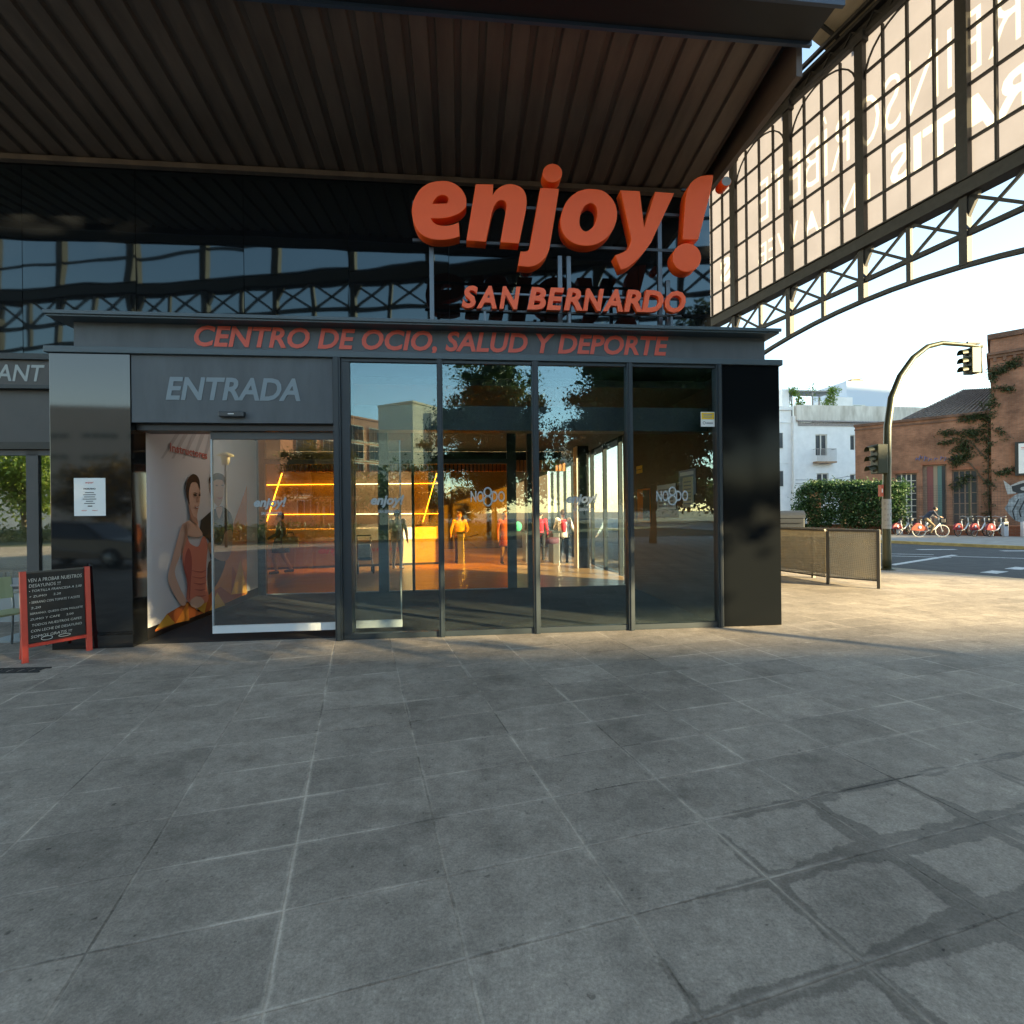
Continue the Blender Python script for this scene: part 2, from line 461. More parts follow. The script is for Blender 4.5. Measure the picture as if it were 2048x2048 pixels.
def banner_mat(name, c, tr, th):
    """thin printed mesh cloth: part translucent, part open weave"""
    m, N, L, B = newmat(name)
    tc = N.new('ShaderNodeTexCoord'); t = N.new('ShaderNodeTexNoise'); t.inputs['Scale'].default_value = .8; t.inputs['Detail'].default_value = 5
    L.new(tc.outputs['Object'], t.inputs['Vector'])
    r = N.new('ShaderNodeValToRGB'); r.color_ramp.elements[0].position = .3; r.color_ramp.elements[1].position = .7
    r.color_ramp.elements[0].color = (*[x*.86 for x in c], 1); r.color_ramp.elements[1].color = (*c, 1)
    L.new(t.outputs['Fac'], r.inputs[0])
    N.remove(B)
    di = N.new('ShaderNodeBsdfDiffuse'); tl = N.new('ShaderNodeBsdfTranslucent'); tp = N.new('ShaderNodeBsdfTransparent')
    tp.inputs[0].default_value = (1.0, .93, .80, 1)
    L.new(r.outputs[0], di.inputs[0]); L.new(r.outputs[0], tl.inputs[0])
    a = N.new('ShaderNodeMixShader'); a.inputs[0].default_value = tr; L.new(di.outputs[0], a.inputs[1]); L.new(tl.outputs[0], a.inputs[2])
    b = N.new('ShaderNodeMixShader'); b.inputs[0].default_value = th; L.new(a.outputs[0], b.inputs[1]); L.new(tp.outputs[0], b.inputs[2])
    L.new(b.outputs[0], N['Material Output'].inputs[0])
    M[name] = m
    return m

def wood_floor(name):
    m, N, L, B = newmat(name)
    tc = N.new('ShaderNodeTexCoord')
    mp = N.new('ShaderNodeMapping'); mp.inputs['Scale'].default_value = (.35, 5.5, 1); L.new(tc.outputs['Object'], mp.inputs[0])
    t = N.new('ShaderNodeTexNoise'); t.inputs['Scale'].default_value = 3; t.inputs['Detail'].default_value = 6; L.new(mp.outputs[0], t.inputs['Vector'])
    r = N.new('ShaderNodeValToRGB'); r.color_ramp.elements[0].position = .3; r.color_ramp.elements[1].position = .7
    r.color_ramp.elements[0].color = (.30, .16, .055, 1); r.color_ramp.elements[1].color = (.68, .42, .19, 1)
    L.new(t.outputs['Fac'], r.inputs[0]); L.new(r.outputs[0], B.inputs['Base Color']); B.inputs['Roughness'].default_value = .32
    M[name] = m
    return m

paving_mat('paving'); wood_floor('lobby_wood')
mat('asphalt', (.055, .052, .050), .85, noise=.28, scale=3.0, bump=.5, bscale=160)
mat('far_paving', (.30, .27, .23), .85, noise=.22, scale=2.0)
mat('kerb', (.36, .31, .22), .8, noise=.2, scale=5)
mat('kerb_yellow', (.42, .31, .12), .8, noise=.25, scale=4)
mat('road_paint', (.62, .60, .57), .7, noise=.3, scale=9)
mat('earth', (.16, .13, .09), .95, noise=.3, scale=3)
mat('grey_panel', (.088, .098, .108), .62, noise=.13, scale=1.6, stretch=(2.5, 1, .6))
mat('frame_grey', (.018, .027, .034), .45, noise=.06, scale=3)
mat('ledge_grey', (.060, .085, .10), .42, noise=.06, scale=3)
mat('dark_frame', (.028, .034, .04), .35)
mat('jamb_black', (.010, .010, .011), .35)
mat('restaurant_grey', (.085, .082, .080), .65, noise=.05, scale=3)
mat('soffit', (.15, .108, .084), .5, noise=.22, scale=1.2, stretch=(3, .6, 1))
mat('canopy_beam', (.016, .017, .020), .5)
mat('canopy_lip', (.06, .085, .13), .45)
mat('letter_orange', (1.0, .105, .006), .5, noise=.05, scale=1.5)
mat('letter_orange_small', (1.0, .12, .018), .4)
mat('fascia_red', (.66, .10, .06), .5)
mat('letter_grey', (.20, .245, .275), .55)
mat('letter_pale', (.34, .37, .37), .5)
mat('steel_post', (.11, .13, .15), .35, metal=.6)
mat('shed_iron', (.018, .016, .016), .6, noise=.25, scale=6)
mat('shed_beam', (.024, .021, .020), .65, noise=.3, scale=5, bump=.3, bscale=20)
mat('shed_roof', (.42, .35, .26), .8, noise=.2, scale=1.5, stretch=(1, .3, 1))
banner_mat('banner', (.235, .222, .25), .6, .005)
banner_mat('banner_letter', (.50, .48, .44), .75, .10)
glass('pane', (.90, .93, .92), 1.55, gloss=(.62, .86, .95))
glass('pane_clear', (.94, .96, .96), 1.5, gloss=(.6, .8, .9))
glass('pane_door', (.94, .96, .96), 1.62, gloss=(.85, .92, .95))
glass('pane_street', (.80, .84, .84), 2.3, gloss=(.95, .95, .9))
glass('pane_orange', (.98, .70, .20), 1.45)
glass('shed_glass', (.85, .92, .96), 1.5)
black_panel('black_glass', rough=.028, wobble=.0065, ior=1.62, tint=(.66, .90, 1.0))
black_panel('black_dull', color=(.006, .007, .008), rough=.10, ior=1.15, wobble=.004)
black_panel('black_gloss', color=(.008, .009, .010), rough=.045, ior=1.75, wobble=.004)
mat('white_rail', (.62, .66, .68), .45)
mat('paper', (.80, .80, .78), .7)
mat('paper_cream', (.72, .62, .42), .7)
mat('paper_blue', (.30, .33, .38), .7)
mat('ink', (.03, .03, .035), .6)
mat('ink_grey', (.30, .30, .30), .6)
mat('ink_red', (.55, .06, .03), .6)
mat('sticker_yellow', (.85, .55, .02), .5)
mat('decal', (.34, .38, .40), .5)
mat('decal_pale', (.40, .44, .46), .5)
mat('mat_grey', (.010, .011, .014), .95, noise=.2, scale=40)
mat('lobby_wall', (.10, .07, .05), .6)
mat('lobby_wall_black', (.008, .0075, .0075), .5)
mat('lobby_ceiling', (.014, .013, .012), .7)
mat('counter_white', (.72, .66, .56), .5)
mat('counter_wood', (.42, .30, .15), .5, noise=.12, scale=3)
mat('slat_wood', (.40, .16, .05), .55, noise=.15, scale=5)
mat('led', (1.0, .54, .19), .5, emit=3.6)
mat('lobby_fill', (1.0, .64, .28), .5, emit=32.0)  # glow of an added strip that brightens the lobby
mat('vestibule_fill', (1.0, .90, .78), .5, emit=1.5)  # glow of an added panel that brightens the vestibule
mat('steel', (.45, .46, .47), .28, metal=.9)
mat('chrome', (.62, .63, .64), .2, metal=1.0)
mat('rubber', (.018, .018, .018), .8)
mat('red_frame', (.50, .030, .016), .42, noise=.12, scale=5)
mat('chalkboard', (.018, .016, .014), .75, noise=.5, scale=3)
mat('chalk', (.62, .62, .58), .9)
mat('chair_green', (.42, .44, .24), .5)
mat('table_top', (.42, .40, .40), .5)
mat('alu', (.34, .38, .40), .35, metal=.5)
mat('stool_wood', (.55, .32, .10), .5)
mat('fence_metal', (.12, .11, .095), .45, metal=.4)
mat('pole_green', (.042, .046, .022), .4, noise=.10, scale=4)
mat('signal_green', (.026, .032, .012), .5)
mat('signal_black', (.02, .022, .02), .5)
mat('plate_red', (.50, .10, .05), .5)
mat('white_render', (.76, .75, .73), .85, noise=.06, scale=1.2)
mat('white_parapet', (.66, .62, .55), .9, color2=(.42, .38, .32), noise=.2, scale=1.3, stretch=(1, 1, .25))
mat('cornice_tile', (.30, .27, .26), .8, noise=.3, scale=8)
mat('window_dark', (.045, .055, .065), .12)
mat('window_frame_white', (.60, .58, .52), .6)
mat('iron_rail', (.30, .27, .25), .6)
mat('blue_white', (.46, .52, .60), .8)
brick_mat('brick', (.41, .178, .098), (.31, .125, .066), (.30, .20, .14), dirt=.55)
brick_mat('brick_dark', (.21, .10, .065), (.16, .075, .05), (.18, .13, .09), dirt=.5)
brick_mat('brick_low', (.36, .115, .055), (.30, .09, .045), (.28, .17, .11), dirt=.3)
mat('stone_trim', (.36, .23, .14), .85, noise=.2, scale=3)
mat('old_roof', (.19, .155, .13), .9, noise=.35, scale=5)
mat('door_wood', (.22, .15, .11), .7, noise=.2, scale=5)
mat('door_red', (.20, .065, .06), .6)
mat('door_teal', (.09, .17, .16), .6)
mat('door_beige', (.27, .21, .15), .6)
mat('graffiti_blue', (.16, .20, .42), .8)
mat('graffiti_grey', (.24, .27, .29), .85, noise=.5, scale=4)
mat('graffiti_white', (.40, .41, .41), .8)
mat('graffiti_black', (.03, .035, .04), .8)
mat('bike_white', (.66, .68, .70), .35)
mat('bike_red', (.27, .015, .02), .4)
mat('bike_orange', (.52, .12, .06), .4)
mat('bike_black', (.02, .02, .022), .5)
mat('dock_grey', (.48, .48, .52), .45)
mat('bin_grey', (.022, .026, .032), .6, noise=.06)
mat('bark', (.10, .075, .05), .9, noise=.3, scale=8)
leaf_mat('leaf_hedge', (.020, .055, .014), (.055, .115, .030))
leaf_mat('leaf_ivy', (.028, .044, .012), (.060, .082, .025))
leaf_mat('leaf_tree', (.045, .075, .025), (.10, .14, .05))
leaf_mat('leaf_orange', (.10, .085, .015), (.20, .13, .02))
leaf_mat('leaf_pot', (.10, .19, .02), (.22, .30, .04))
mat('office_grey', (.56, .50, .45), .8, noise=.06, scale=.5)
mat('apartment_orange', (.72, .33, .19), .8, noise=.06, scale=.5)
mat('apartment_tan', (.80, .68, .50), .8, noise=.05, scale=.5)
mat('block_white', (.78, .72, .62), .8)
mat('shutter_brown', (.22, .10, .06), .7)
mat('car_grey', (.10, .095, .09), .25)
mat('car_glass', (.02, .022, .025), .05)
mat('lamp_yellow', (.62, .48, .22), .5)
mat('skin', (.46, .25, .16), .55)
mat('skin_pale', (.56, .34, .24), .55)
mat('hair_dark', (.020, .013, .010), .6)
mat('hair_brown', (.09, .045, .02), .6)
mat('cloth_black', (.018, .018, .020), .8, noise=.28, scale=11, bump=.6, bscale=16)
mat('cloth_silver', (.60, .62, .66), .45, noise=.15, scale=12)
mat('cloth_mustard', (.46, .30, .09), .8, noise=.28, scale=11, bump=.6, bscale=16)
mat('cloth_plum', (.09, .035, .06), .8, noise=.28, scale=11, bump=.6, bscale=16)
mat('cloth_orange', (.40, .12, .05), .8, noise=.28, scale=11, bump=.6, bscale=16)
mat('cloth_red', (.60, .02, .05), .7, noise=.28, scale=11, bump=.6, bscale=16)
mat('cloth_white', (.82, .80, .78), .75, noise=.28, scale=11, bump=.6, bscale=16)
mat('cloth_pink', (.62, .30, .28), .75, noise=.28, scale=11, bump=.6, bscale=16)
mat('cloth_green', (.06, .42, .24), .7)
mat('cloth_navy', (.03, .035, .055), .8, noise=.28, scale=11, bump=.6, bscale=16)
mat('cloth_khaki', (.18, .13, .07), .8, noise=.28, scale=11, bump=.6, bscale=16)
mat('shoe_white', (.7, .7, .7), .6)
mat('poster_grey', (.66, .65, .66), .7)
mat('poster_dark', (.08, .075, .07), .7)
mat('poster_skin', (.66, .42, .31), .7)
mat('poster_skin_dark', (.48, .28, .18), .7)
mat('poster_coral', (.66, .22, .15), .7)
mat('poster_black', (.022, .03, .026), .7)
mat('poster_orange', (.74, .25, .03), .7)
mat('poster_amber', (.80, .42, .05), .7)
mat('poster_rust', (.52, .13, .03), .7)
mat('poster_lip', (.40, .10, .08), .7)
mat('poster_shadow', (.46, .25, .17), .7)
mat('poster_red_ink', (.50, .13, .10), .7)
mat('poster_ray', (.50, .49, .50), .7)
mat('lawn', (.035, .05, .018), .95, noise=.4, scale=2.0)
# ---------------------------------------------------------------- ground, road, pavements
RD = Vector((-.42, .907, 0)).normalized()      # direction of the road
RN = Vector((RD.y, -RD.x, 0))                  # across it, away from the plaza
def RP(n, a, z=0.0):
    p = RN*n + RD*a
    return (p.x, p.y, z)
def slab(name, n0, n1, a0, a1, z0, z1, m):
    b = MB()
    v = [RP(n0,a0,z0), RP(n1,a0,z0), RP(n1,a1,z0), RP(n0,a1,z0), RP(n0,a0,z1), RP(n1,a0,z1), RP(n1,a1,z1), RP(n0,a1,z1)]
    b.add(v, [(0,3,2,1),(4,5,6,7),(0,1,5,4),(1,2,6,5),(2,3,7,6),(3,0,4,7)])
    return b.build(name, m, kind='structure')
g = MB(); g.quad((-900,-900,-.16), (900,-900,-.16), (900,900,-.16), (-900,900,-.16)); g.build('ground', M['earth'], kind='structure')
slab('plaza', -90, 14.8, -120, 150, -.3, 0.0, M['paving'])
slab('plaza_kerb', 14.803, 15.0, -120, 150, -.3, 0.003, M['kerb'])
slab('road', 15.003, 27.2, -120, 200, -.3, -.12, M['asphalt'])
slab('far_kerb', 27.203, 27.45, -120, 200, -.3, 0.006, M['kerb_yellow'])
gl = MB(); gl.box(-75, 22, -57, -15.5, .0, .006); gl.build('lawn', M['lawn'], kind='structure')
slab('far_pavement', 27.453, 70, -120, 200, -.3, 0.0, M['far_paving'])
pm = MB()
def stripe(p, q, w):
    p = Vector((*p, 0)); q = Vector((*q, 0)); d = (q-p).normalized(); n = Vector((-d.y, d.x, 0))*w/2
    pm.quad(*[(a.x, a.y, -.116) for a in (p-n, q-n, q+n, p+n)])
stripe((11.4, 15.4), (15.9, 18.4), .20); stripe((15.3, 18.0), (20.5, 14.6), .14)
stripe((13.2, 19.6), (15.3, 18.6), .14); stripe((13.4, 18.4), (15.0, 17.5), .14)
for k in range(4):
    p = Vector((11.3, 12.72, 0)) + Vector((1.02, .56, 0))*1.35*k
    stripe((p.x-.35, p.y-.2), (p.x+.35, p.y+.2), .34)
for k in range(3):
    p = Vector((14.9, 22.0, 0)) + Vector((1.2, -.55, 0))*2.0*k
    stripe((p.x-.7, p.y+.1), (p.x+.7, p.y-.1), .3)
pm.build('road_marking', M['road_paint'], kind='structure')

# ---------------------------------------------------------------- glazed leisure-centre building
B0 = (0, OY, 0)
bld = empty('glazed_building', B0, PH, 'black glazed leisure building behind the entrance porch, under the canopy', 'building')
UT = 1.9                                          # the upper wall stands this far behind the porch front
xs = [-18.62+1.625*k for k in range(13)]
edges = [x for x in (-7.32-1.625*3, -7.32-1.625*2, -7.32-1.625, -7.32, -5.69, -4.07, -2.44, -.82, .80, 2.42, 3.72)]
def upper_panel(i, x0, x1, z0, z1):
    b = MB()
    b.box(x0+.004, x1-.004, 0, .03, z0, z1)
    o = b.build('glass_panel', M['black_glass'], bld)
    cx = (x0+x1)/2; cz = (z0+z1)/2
    me = o.data
    for v in me.vertices: v.co.x -= cx; v.co.z -= cz
    o.location = (cx, UT, cz)
    o.rotation_euler = (R(rng.normal(0, .10)), 0, R(rng.normal(0, .14)))
    return o
for i in range(len(edges)-1):
    upper_panel(i, edges[i], edges[i+1], 4.12 if edges[i+1] < -5.6 else 3.66, 7.25)
b = MB()
b.box(edges[0], 3.70, UT+.06, 16.0, 3.60, 7.6)
b.build('upper_wall', M['jamb_black'], bld)
# right flank: glazed curtain wall below
b = MB()
b.box(3.66, 3.715, UT+.06, 16.05, 3.50, 7.3)
b.build('flank_panel', M['black_gloss'], bld)
for k, t in enumerate((4.25, 5.6, 6.95, 8.3, 9.65, 11.0, 12.35, 13.7, 15.05)):
    MB().box(3.20, 3.30, t, t+.09, 0, 3.5).build('mullion', M['dark_frame'], bld)
MB().box(3.235, 3.25, 4.35, 16.0, .06, 3.46).build('flank_glazing', M['pane_clear'], bld)
MB().box(3.31, 3.70, 4.2, 16.0, 3.42, 3.5).build('flank_soffit', M['jamb_black'], bld)
MB().box(-12.2, -12.0, UT+.1, 16, 0, 3.6).build('end_wall', M['lobby_wall_black'], bld)
MB().box(-12, 3.2, 15.9, 16.0, 0, 3.6).build('rear_wall', M['lobby_wall'], bld)
MB().box(-12, 3.2, UT+.1, 15.9, 3.42, 3.58).build('ceiling', M['lobby_ceiling'], bld)
MB().box(-12, -4.82, 4.02, 4.1, 0, 3.42).build('partition', M['lobby_wall'], bld)
lf = MB(); lf.box(-12.0, 3.2, 4.0, 15.9, -.05, .012); lf.build('lobby_floor', M['lobby_wood'], kind='structure').location = B0
bpy.data.objects['lobby_floor'].rotation_euler = (0, 0, PH)

# ---------------------------------------------------------------- canopy over the porch
can = empty('canopy', B0, PH, 'dark corrugated steel canopy on a deep beam, over the orange sign', 'canopy')
def cz(t): return 7.12+.133*(UT-t)
b = MB()
pitch = .31; x = -16.4; prof = []
while x < 3.5:
    prof += [(x, 0), (x+.20, 0), (x+.222, .05), (x+.288, .05)]
    x += pitch
prof = [p for p in prof if p[0] < 3.62]
vs = []
for (px_, dz) in prof: vs.append((px_, -.62, cz(-.62)+dz))
for (px_, dz) in prof: vs.append((px_, UT+.02, cz(UT+.02)+dz))
n = len(prof)
b.add(vs, [(i, n+i, n+i+1, i+1) for i in range(n-1)])
# fine longitudinal grooves are part of the sheet
b.build('soffit', M['soffit'], can)
b = MB(); b.box(-16.4, 3.66, -.66, 16.2, 7.62, 7.70); b.build('roof_sheet', M['canopy_beam'], can)
b = MB(); b.box(3.60, 3.68, -.60, UT+.02, 7.05, 7.6); b.build('edge_trim', M['soffit'], can)
b = MB()
b.box(-16.4, 3.72, -1.13, -.66, 7.405, 7.75); b.build('front_beam', M['canopy_beam'], can)
b = MB()
b.box(-16.4, 3.74, -.70, -.655, 7.36, 7.48); b.box(-16.4, 3.80, -1.18, -1.135, 7.39, 7.46); b.box(-16.4, 3.45, -1.20, -1.185, 7.46, 7.85)
b.build('flange', M['canopy_lip'], can)
b = MB(); b.box(-16.4, 3.6, UT-.12, UT-.02, 7.02, 7.10); b.build('wall_trim', M['soffit'], can)

# ---------------------------------------------------------------- entrance porch
por = empty('entrance_porch', B0, PH, 'dark grey entrance porch with plate glass front below the orange sign', 'entrance')
MB().box(-5.56, -4.65, 0.0, .30, .004, 3.57).build('pillar', M['black_gloss'], por, bevel=.004)
o = MB().box(2.895, 3.72, 0.0, 4.2, .004, 3.57).build('pillar', M['black_dull'], por, bevel=.004); tag(o, label='wide black glossy pillar at the porch corner')
MB().box(-5.60, 3.755, -.035, 1.9, 3.573, 3.650).build('ledge', M['ledge_grey'], por, bevel=.005)
fas = MB().box(-5.40, 3.62, .17, 1.89, 3.652, 4.01).build('fascia', M['grey_panel'], por)
text_into(MB(), 'CENTRO DE OCIO, SALUD Y DEPORTE', -3.99, 2.215, 3.745, 4.000, .162, .006, .20, .026, drop=1).build('lettering', M['fascia_red'], fas)
x = -5.33
while x < 3.6:
    MB().box(x, x+.05, .03, .045, 3.651, 3.660).build('fixing_clip', M['white_rail'], fas); x += .297
b = MB()
b.box(-5.58, 3.715, -.02, 1.89, 4.012, 4.068); b.box(-5.60, 3.735, -.045, -.022, 4.034, 4.075)
b.build('cornice', M['ledge_grey'], por)
# entrance panel with ENTRADA
pan = MB().box(-4.645, -2.262, .012, .30, 2.745, 3.571).build('entrance_panel', M['grey_panel'], por)
text_into(MB(), 'ENTRADA', -4.25, -2.655, 3.022, 3.305, .006, .005, .20, .026).build('lettering', M['letter_grey'], pan)
sen = MB().box(-3.615, -3.315, -.055, .011, 2.812, 2.875).build('door_sensor', M['dark_frame'], por, bevel=.008)
MB().box(-3.50, -3.43, -.058, -.0555, 2.84, 2.85).build('sensor_mark', M['white_rail'], sen)
# front glazing frames
b = MB()
for (x0, x1) in ((-2.25, -2.16), (-.955, -.885), (.28, .36), (1.552, 1.63), (2.80, 2.875)):
    b = MB()
    b.box(x0, x1, -.03, .10, .004, 3.570)
    b.box(x0+.022, x1-.022, -.045, -.0305, .004, 3.570)
    b.build('mullion', M['frame_grey'], por)
panes = []
MX = (-2.158, -.957, -.883, .278, .362, 1.550, 1.632, 2.798)
for k in range(4):
    x0, x1 = MX[2*k], MX[2*k+1]
    MB().box(x0, x1, .0, .08, .004, .075).build('sill_bar', M['frame_grey'], por); MB().box(x0, x1, .0, .08, 3.53, 3.569).build('head_bar', M['frame_grey'], por)
    b = MB(); b.box(x0, x1, .03, .033, .077, 3.528)
    o = b.build('glass_pane', M['pane'], por); panes.append(o)
MB().box(-2.158, -2.05, .004, .20, .076, 3.528).build('door_pocket', M['frame_grey'], por)
def enjoy_decal(parent, cx, z0, w, y=.0):
    b = MB()
    text_into(b, 'enjoy!', cx-w/2, cx+w/2, z0, z0+w*.40, y, 0, .25, .04)
    text_into(b, 'SAN BERNARDO', cx-w*.28, cx+w*.36, z0-w*.16, z0-w*.06, y, 0, .2, .03)
    return b.build('logo_decal', M['decal'], parent)
def nodo_decal(parent, x0, x1, z0, z1, y):
    b = MB(); w = x1-x0; h = z1-z0; zc = (z0+z1)/2
    text_into(b, 'NO', x0, x0+w*.38, zc-h*.27, zc+h*.27, y, 0, 0, .015)
    text_into(b, 'DO', x0+w*.62, x1, zc-h*.27, zc+h*.27, y, 0, 0, .015)
    for zz, r in ((zc+h*.22, h*.20), (zc-h*.22, h*.23)):
        b.tube([(x0+w*.5+r*.85*math.cos(a*math.pi/9), y, zz+r*math.sin(a*math.pi/9)) for a in range(18)], .011, 6, closed=True)
    return b.build('emblem_decal', M['decal_pale'], parent)
enjoy_decal(panes[0], -1.60, 1.67, .42, .0285)
nodo_decal(panes[1], -.535, -.09, 1.67, 1.94, .0285)
enjoy_decal(panes[2], .94, 1.67, .42, .0285)
nodo_decal(panes[3], 1.965, 2.41, 1.66, 1.93, .0285)
# sliding entrance door, half open
MB().box(-4.645, -2.262, .10, .40, 2.66, 2.744).build('door_header', M['jamb_black'], por)
dr = empty('sliding_door', (0, 0, 0)); dr.parent = por
MB().box(-3.79, -2.26, .165, .175, .20, 2.56).build('door_glass', M['pane_door'], dr)
MB().box(-3.80, -2.26, .15, .19, .105, .20).build('bottom_rail', M['white_rail'], dr)
MB().box(-3.80, -2.26, .15, .19, 2.56, 2.655).build('top_rail', M['restaurant_grey'], dr)
MB().box(-3.805, -3.785, .155, .185, .20, 2.56).build('edge_strip', M['alu'], dr)
enjoy_decal(dr, -3.09, 1.66, .40, .163)
d2 = empty('sliding_door', (0, 0, 0)); d2.parent = por
MB().box(-2.04, -1.45, .205, .212, .20, 2.56).build('door_glass', M['pane_clear'], d2)
MB().box(-2.04, -1.45, .19, .23, .105, .20).build('bottom_rail', M['white_rail'], d2)
MB().box(-1.465, -1.45, .20, .222, .20, 2.56).build('edge_strip', M['alu'], d2)
# the vestibule behind
MB().box(-5.50, -4.66, .302, 4.0, .014, 3.34).build('vestibule_wall', M['jamb_black'], por)
MB().box(2.86, 2.893, .16, 4.2, .004, 3.45).build('vestibule_wall', M['lobby_wall_black'], por)
MB().box(-4.66, 2.86, .42, 4.0, 3.35, 3.45).build('vestibule_ceiling', M['lobby_ceiling'], por)
MB().box(-2.24, 2.86, .34, .60, 2.72, 3.05).build('downstand_beam', M['frame_grey'], por)
MB().box(-3.7, -3.1, 1.6, 2.2, 3.325, 3.349).build('ceiling_fill', M['vestibule_fill'], por)  # unseen glowing panel added to brighten the vestibule and its poster
vf = MB().box(-4.66, 2.86, .15, 4.0, .0, .012).build('door_mat', M['mat_grey'], por)
# inner glass screen of the lobby lock
b = MB()
for x0, x1 in ((-4.66, -4.52), (-3.06, -2.78), (-2.33, -2.13), (-1.66, -1.61), (.29, .48)):
    MB().box(x0, x1, 3.90, 4.0, .0, 3.34).build('screen_post', M['dark_frame'], por)
MB().box(.71, .91, 3.86, 4.0, .0, 3.34).build('screen_post', M['frame_grey'], por)
for x0, x1 in ((-4.52, -3.06), (-2.78, -2.33), (-2.13, -1.66), (-1.61, .29)):
    MB().box(x0, x1, 3.90, 3.99, 2.60, 2.70).build('screen_rail', M['dark_frame'], por)
    MB().box(x0, x1, 3.92, 3.97, .012, .03).build('screen_sill', M['alu'], por)
MB().box(-4.52, -3.06, 3.94, 3.95, .03, 2.60).build('tinted_screen', M['pane_orange'], por)
MB().box(-1.61, .29, 3.94, 3.95, .03, 2.60).build('tinted_screen', M['pane_orange'], por)

# fitness poster on the left vestibule wall (a flat print): drawn in (t, z), seen from inside
pos = empty('wall_poster', B0, PH, 'tall fitness poster of a woman in coral and a man in black, inside the door', 'poster')
PX = -4.652
def pp(b, pts, lay, m):
    b.mat(m); x_ = PX+.004*lay
    area = sum(pts[i][0]*pts[(i+1) % len(pts)][1]-pts[(i+1) % len(pts)][0]*pts[i][1] for i in range(len(pts)))
    if area < 0: pts = pts[::-1]
    b.add([(x_, t, z) for t, z in pts], [tuple(range(len(pts)))])
# crop pixels of the poster -> wall (t, z)
def PW(cx, cy):
    px = 300+cx*.233; py = 840+cy*.233
    u, v = uv(px, py)
    # wall plane s = PX in porch frame: X cos + (Y-OY) sin = PX
    c, s_ = math.cos(PH), math.sin(PH)
    Y = (PX+OY*s_)/(u*c+s_); X = u*Y
    return (-X*s_+(Y-OY)*c, EYE+v*Y)
pmats = [M[k] for k in ('poster_grey', 'poster_skin', 'poster_coral', 'poster_black', 'hair_dark', 'poster_orange', 'poster_amber', 'poster_rust', 'poster_skin_dark', 'poster_lip', 'poster_dark', 'poster_shadow', 'paper', 'poster_ray')]
b = MB()
b.mat(0); b.box(PX-.004, PX, .30, 3.86, .17, 3.05)
S = lambda *p: [PW(*q) for q in smooth_outline(p, 4)]
pp(b, [PW(*q) for q in ((500,1500),(830,560),(830,1490),(500,1640))], 1, 5)
pp(b, [PW(*q) for q in ((40,1800),(140,1665),(320,1560),(420,1650),(500,1500),(600,1430),(700,1250),(830,1480),(500,1640),(40,1815))], 2, 7)
for tri, k in ((((40,1800),(140,1665),(210,1745)),6),(((210,1745),(320,1560),(330,1720)),5),(((385,1610),(490,1530),(460,1660)),6),(((500,1640),(570,1480),(640,1590)),6),(((600,1430),(700,1250),(690,1500)),5),(((690,1500),(770,1200),(830,1480)),6)):
    pp(b, [PW(*q) for q in tri], 3, k)
for k in range(5):
    x_ = 120+70*k; pp(b, [PW(*q) for q in ((x_+110, 95), (x_+150, 95), (x_-10+22*k, 330), (x_-30+22*k, 330))], 1, 13)
# man
pp(b, S((510,500),(560,470),(620,490),(630,580),(620,680),(585,740),(540,700),(512,620)), 2, 8)
pp(b, S((500,500),(560,455),(630,480),(636,560),(615,520),(560,510),(515,545)), 4, 4)
pp(b, S((430,860,1),(520,780),(560,760),(610,740),(680,790),(705,870),(700,1000),(640,1010),(640,1180),(520,1200),(500,1040),(425,970)), 3, 3)
pp(b, S((640,960),(700,960),(690,1120),(640,1210),(540,1180),(490,1100),(500,1050),(600,1070)), 4, 8)
pp(b, S((500,1220),(640,1200),(600,1350),(520,1480),(495,1480)), 2, 10)
# woman
pp(b, S((300,600),(310,510),(355,480),(405,520),(420,620),(412,730),(392,815),(398,900),(440,990),(330,1000),(270,930),(290,880),(330,850),(320,750)), 5, 1)
pp(b, S((270,890),(330,900),(300,1010),(240,1180),(200,1300),(240,1430),(300,1560),(255,1590),(170,1450),(140,1350),(180,1180),(230,1000)), 5, 1)
pp(b, S((300,1010),(330,1060),(400,1085),(440,1000),(480,1060),(470,1240),(470,1400),(480,1560),(310,1560),(305,1400),(262,1190)), 6, 2)
pp(b, S((330,1550),(400,1510),(450,1560),(400,1610),(340,1600)), 7, 1)
pp(b, S((295,640),(295,540),(345,465),(400,495),(415,600),(390,540),(340,540),(318,620),(322,730)), 7, 4)
pp(b, S((352,640),(372,632),(385,648),(366,656)), 8, 4); pp(b, S((398,640),(412,636),(416,648),(402,654)), 8, 4)
pp(b, S((365,735),(385,745),(402,735),(394,760),(375,758)), 8, 9)
pp(b, S((352,628),(368,622),(386,630),(386,636),(368,629)), 8, 4); pp(b, S((398,630),(410,624),(418,632),(410,630)), 8, 4)
pp(b, S((384,660),(394,662),(400,700),(388,708),(378,700),(388,694)), 8, 11)
pp(b, S((368,740),(385,748),(400,740),(392,752),(376,752)), 9, 12)
pp(b, S((322,700),(330,760),(352,820),(385,850),(390,900),(360,880),(332,850),(318,760)), 8, 11)
pp(b, S((290,890),(300,1000),(250,1170),(240,1200),(262,1080),(282,980)), 8, 11)
pp(b, S((310,1100),(340,1200),(330,1400),(320,1540),(305,1400),(275,1230)), 8, 9)
for k in range(5): pp(b, S((330+10*k,1290+55*k),(420,1300+52*k),(465,1285+55*k),(420,1310+52*k)), 8, 9)
pp(b, S((540,560),(556,556),(566,562),(552,568)), 9, 4); pp(b, S((590,560),(604,556),(616,562),(602,568)), 9, 4)
pp(b, S((560,660),(580,668),(604,658),(596,676),(570,678)), 9, 9); pp(b, S((545,765),(575,850),(605,760),(590,745),(560,745)), 9, 8)
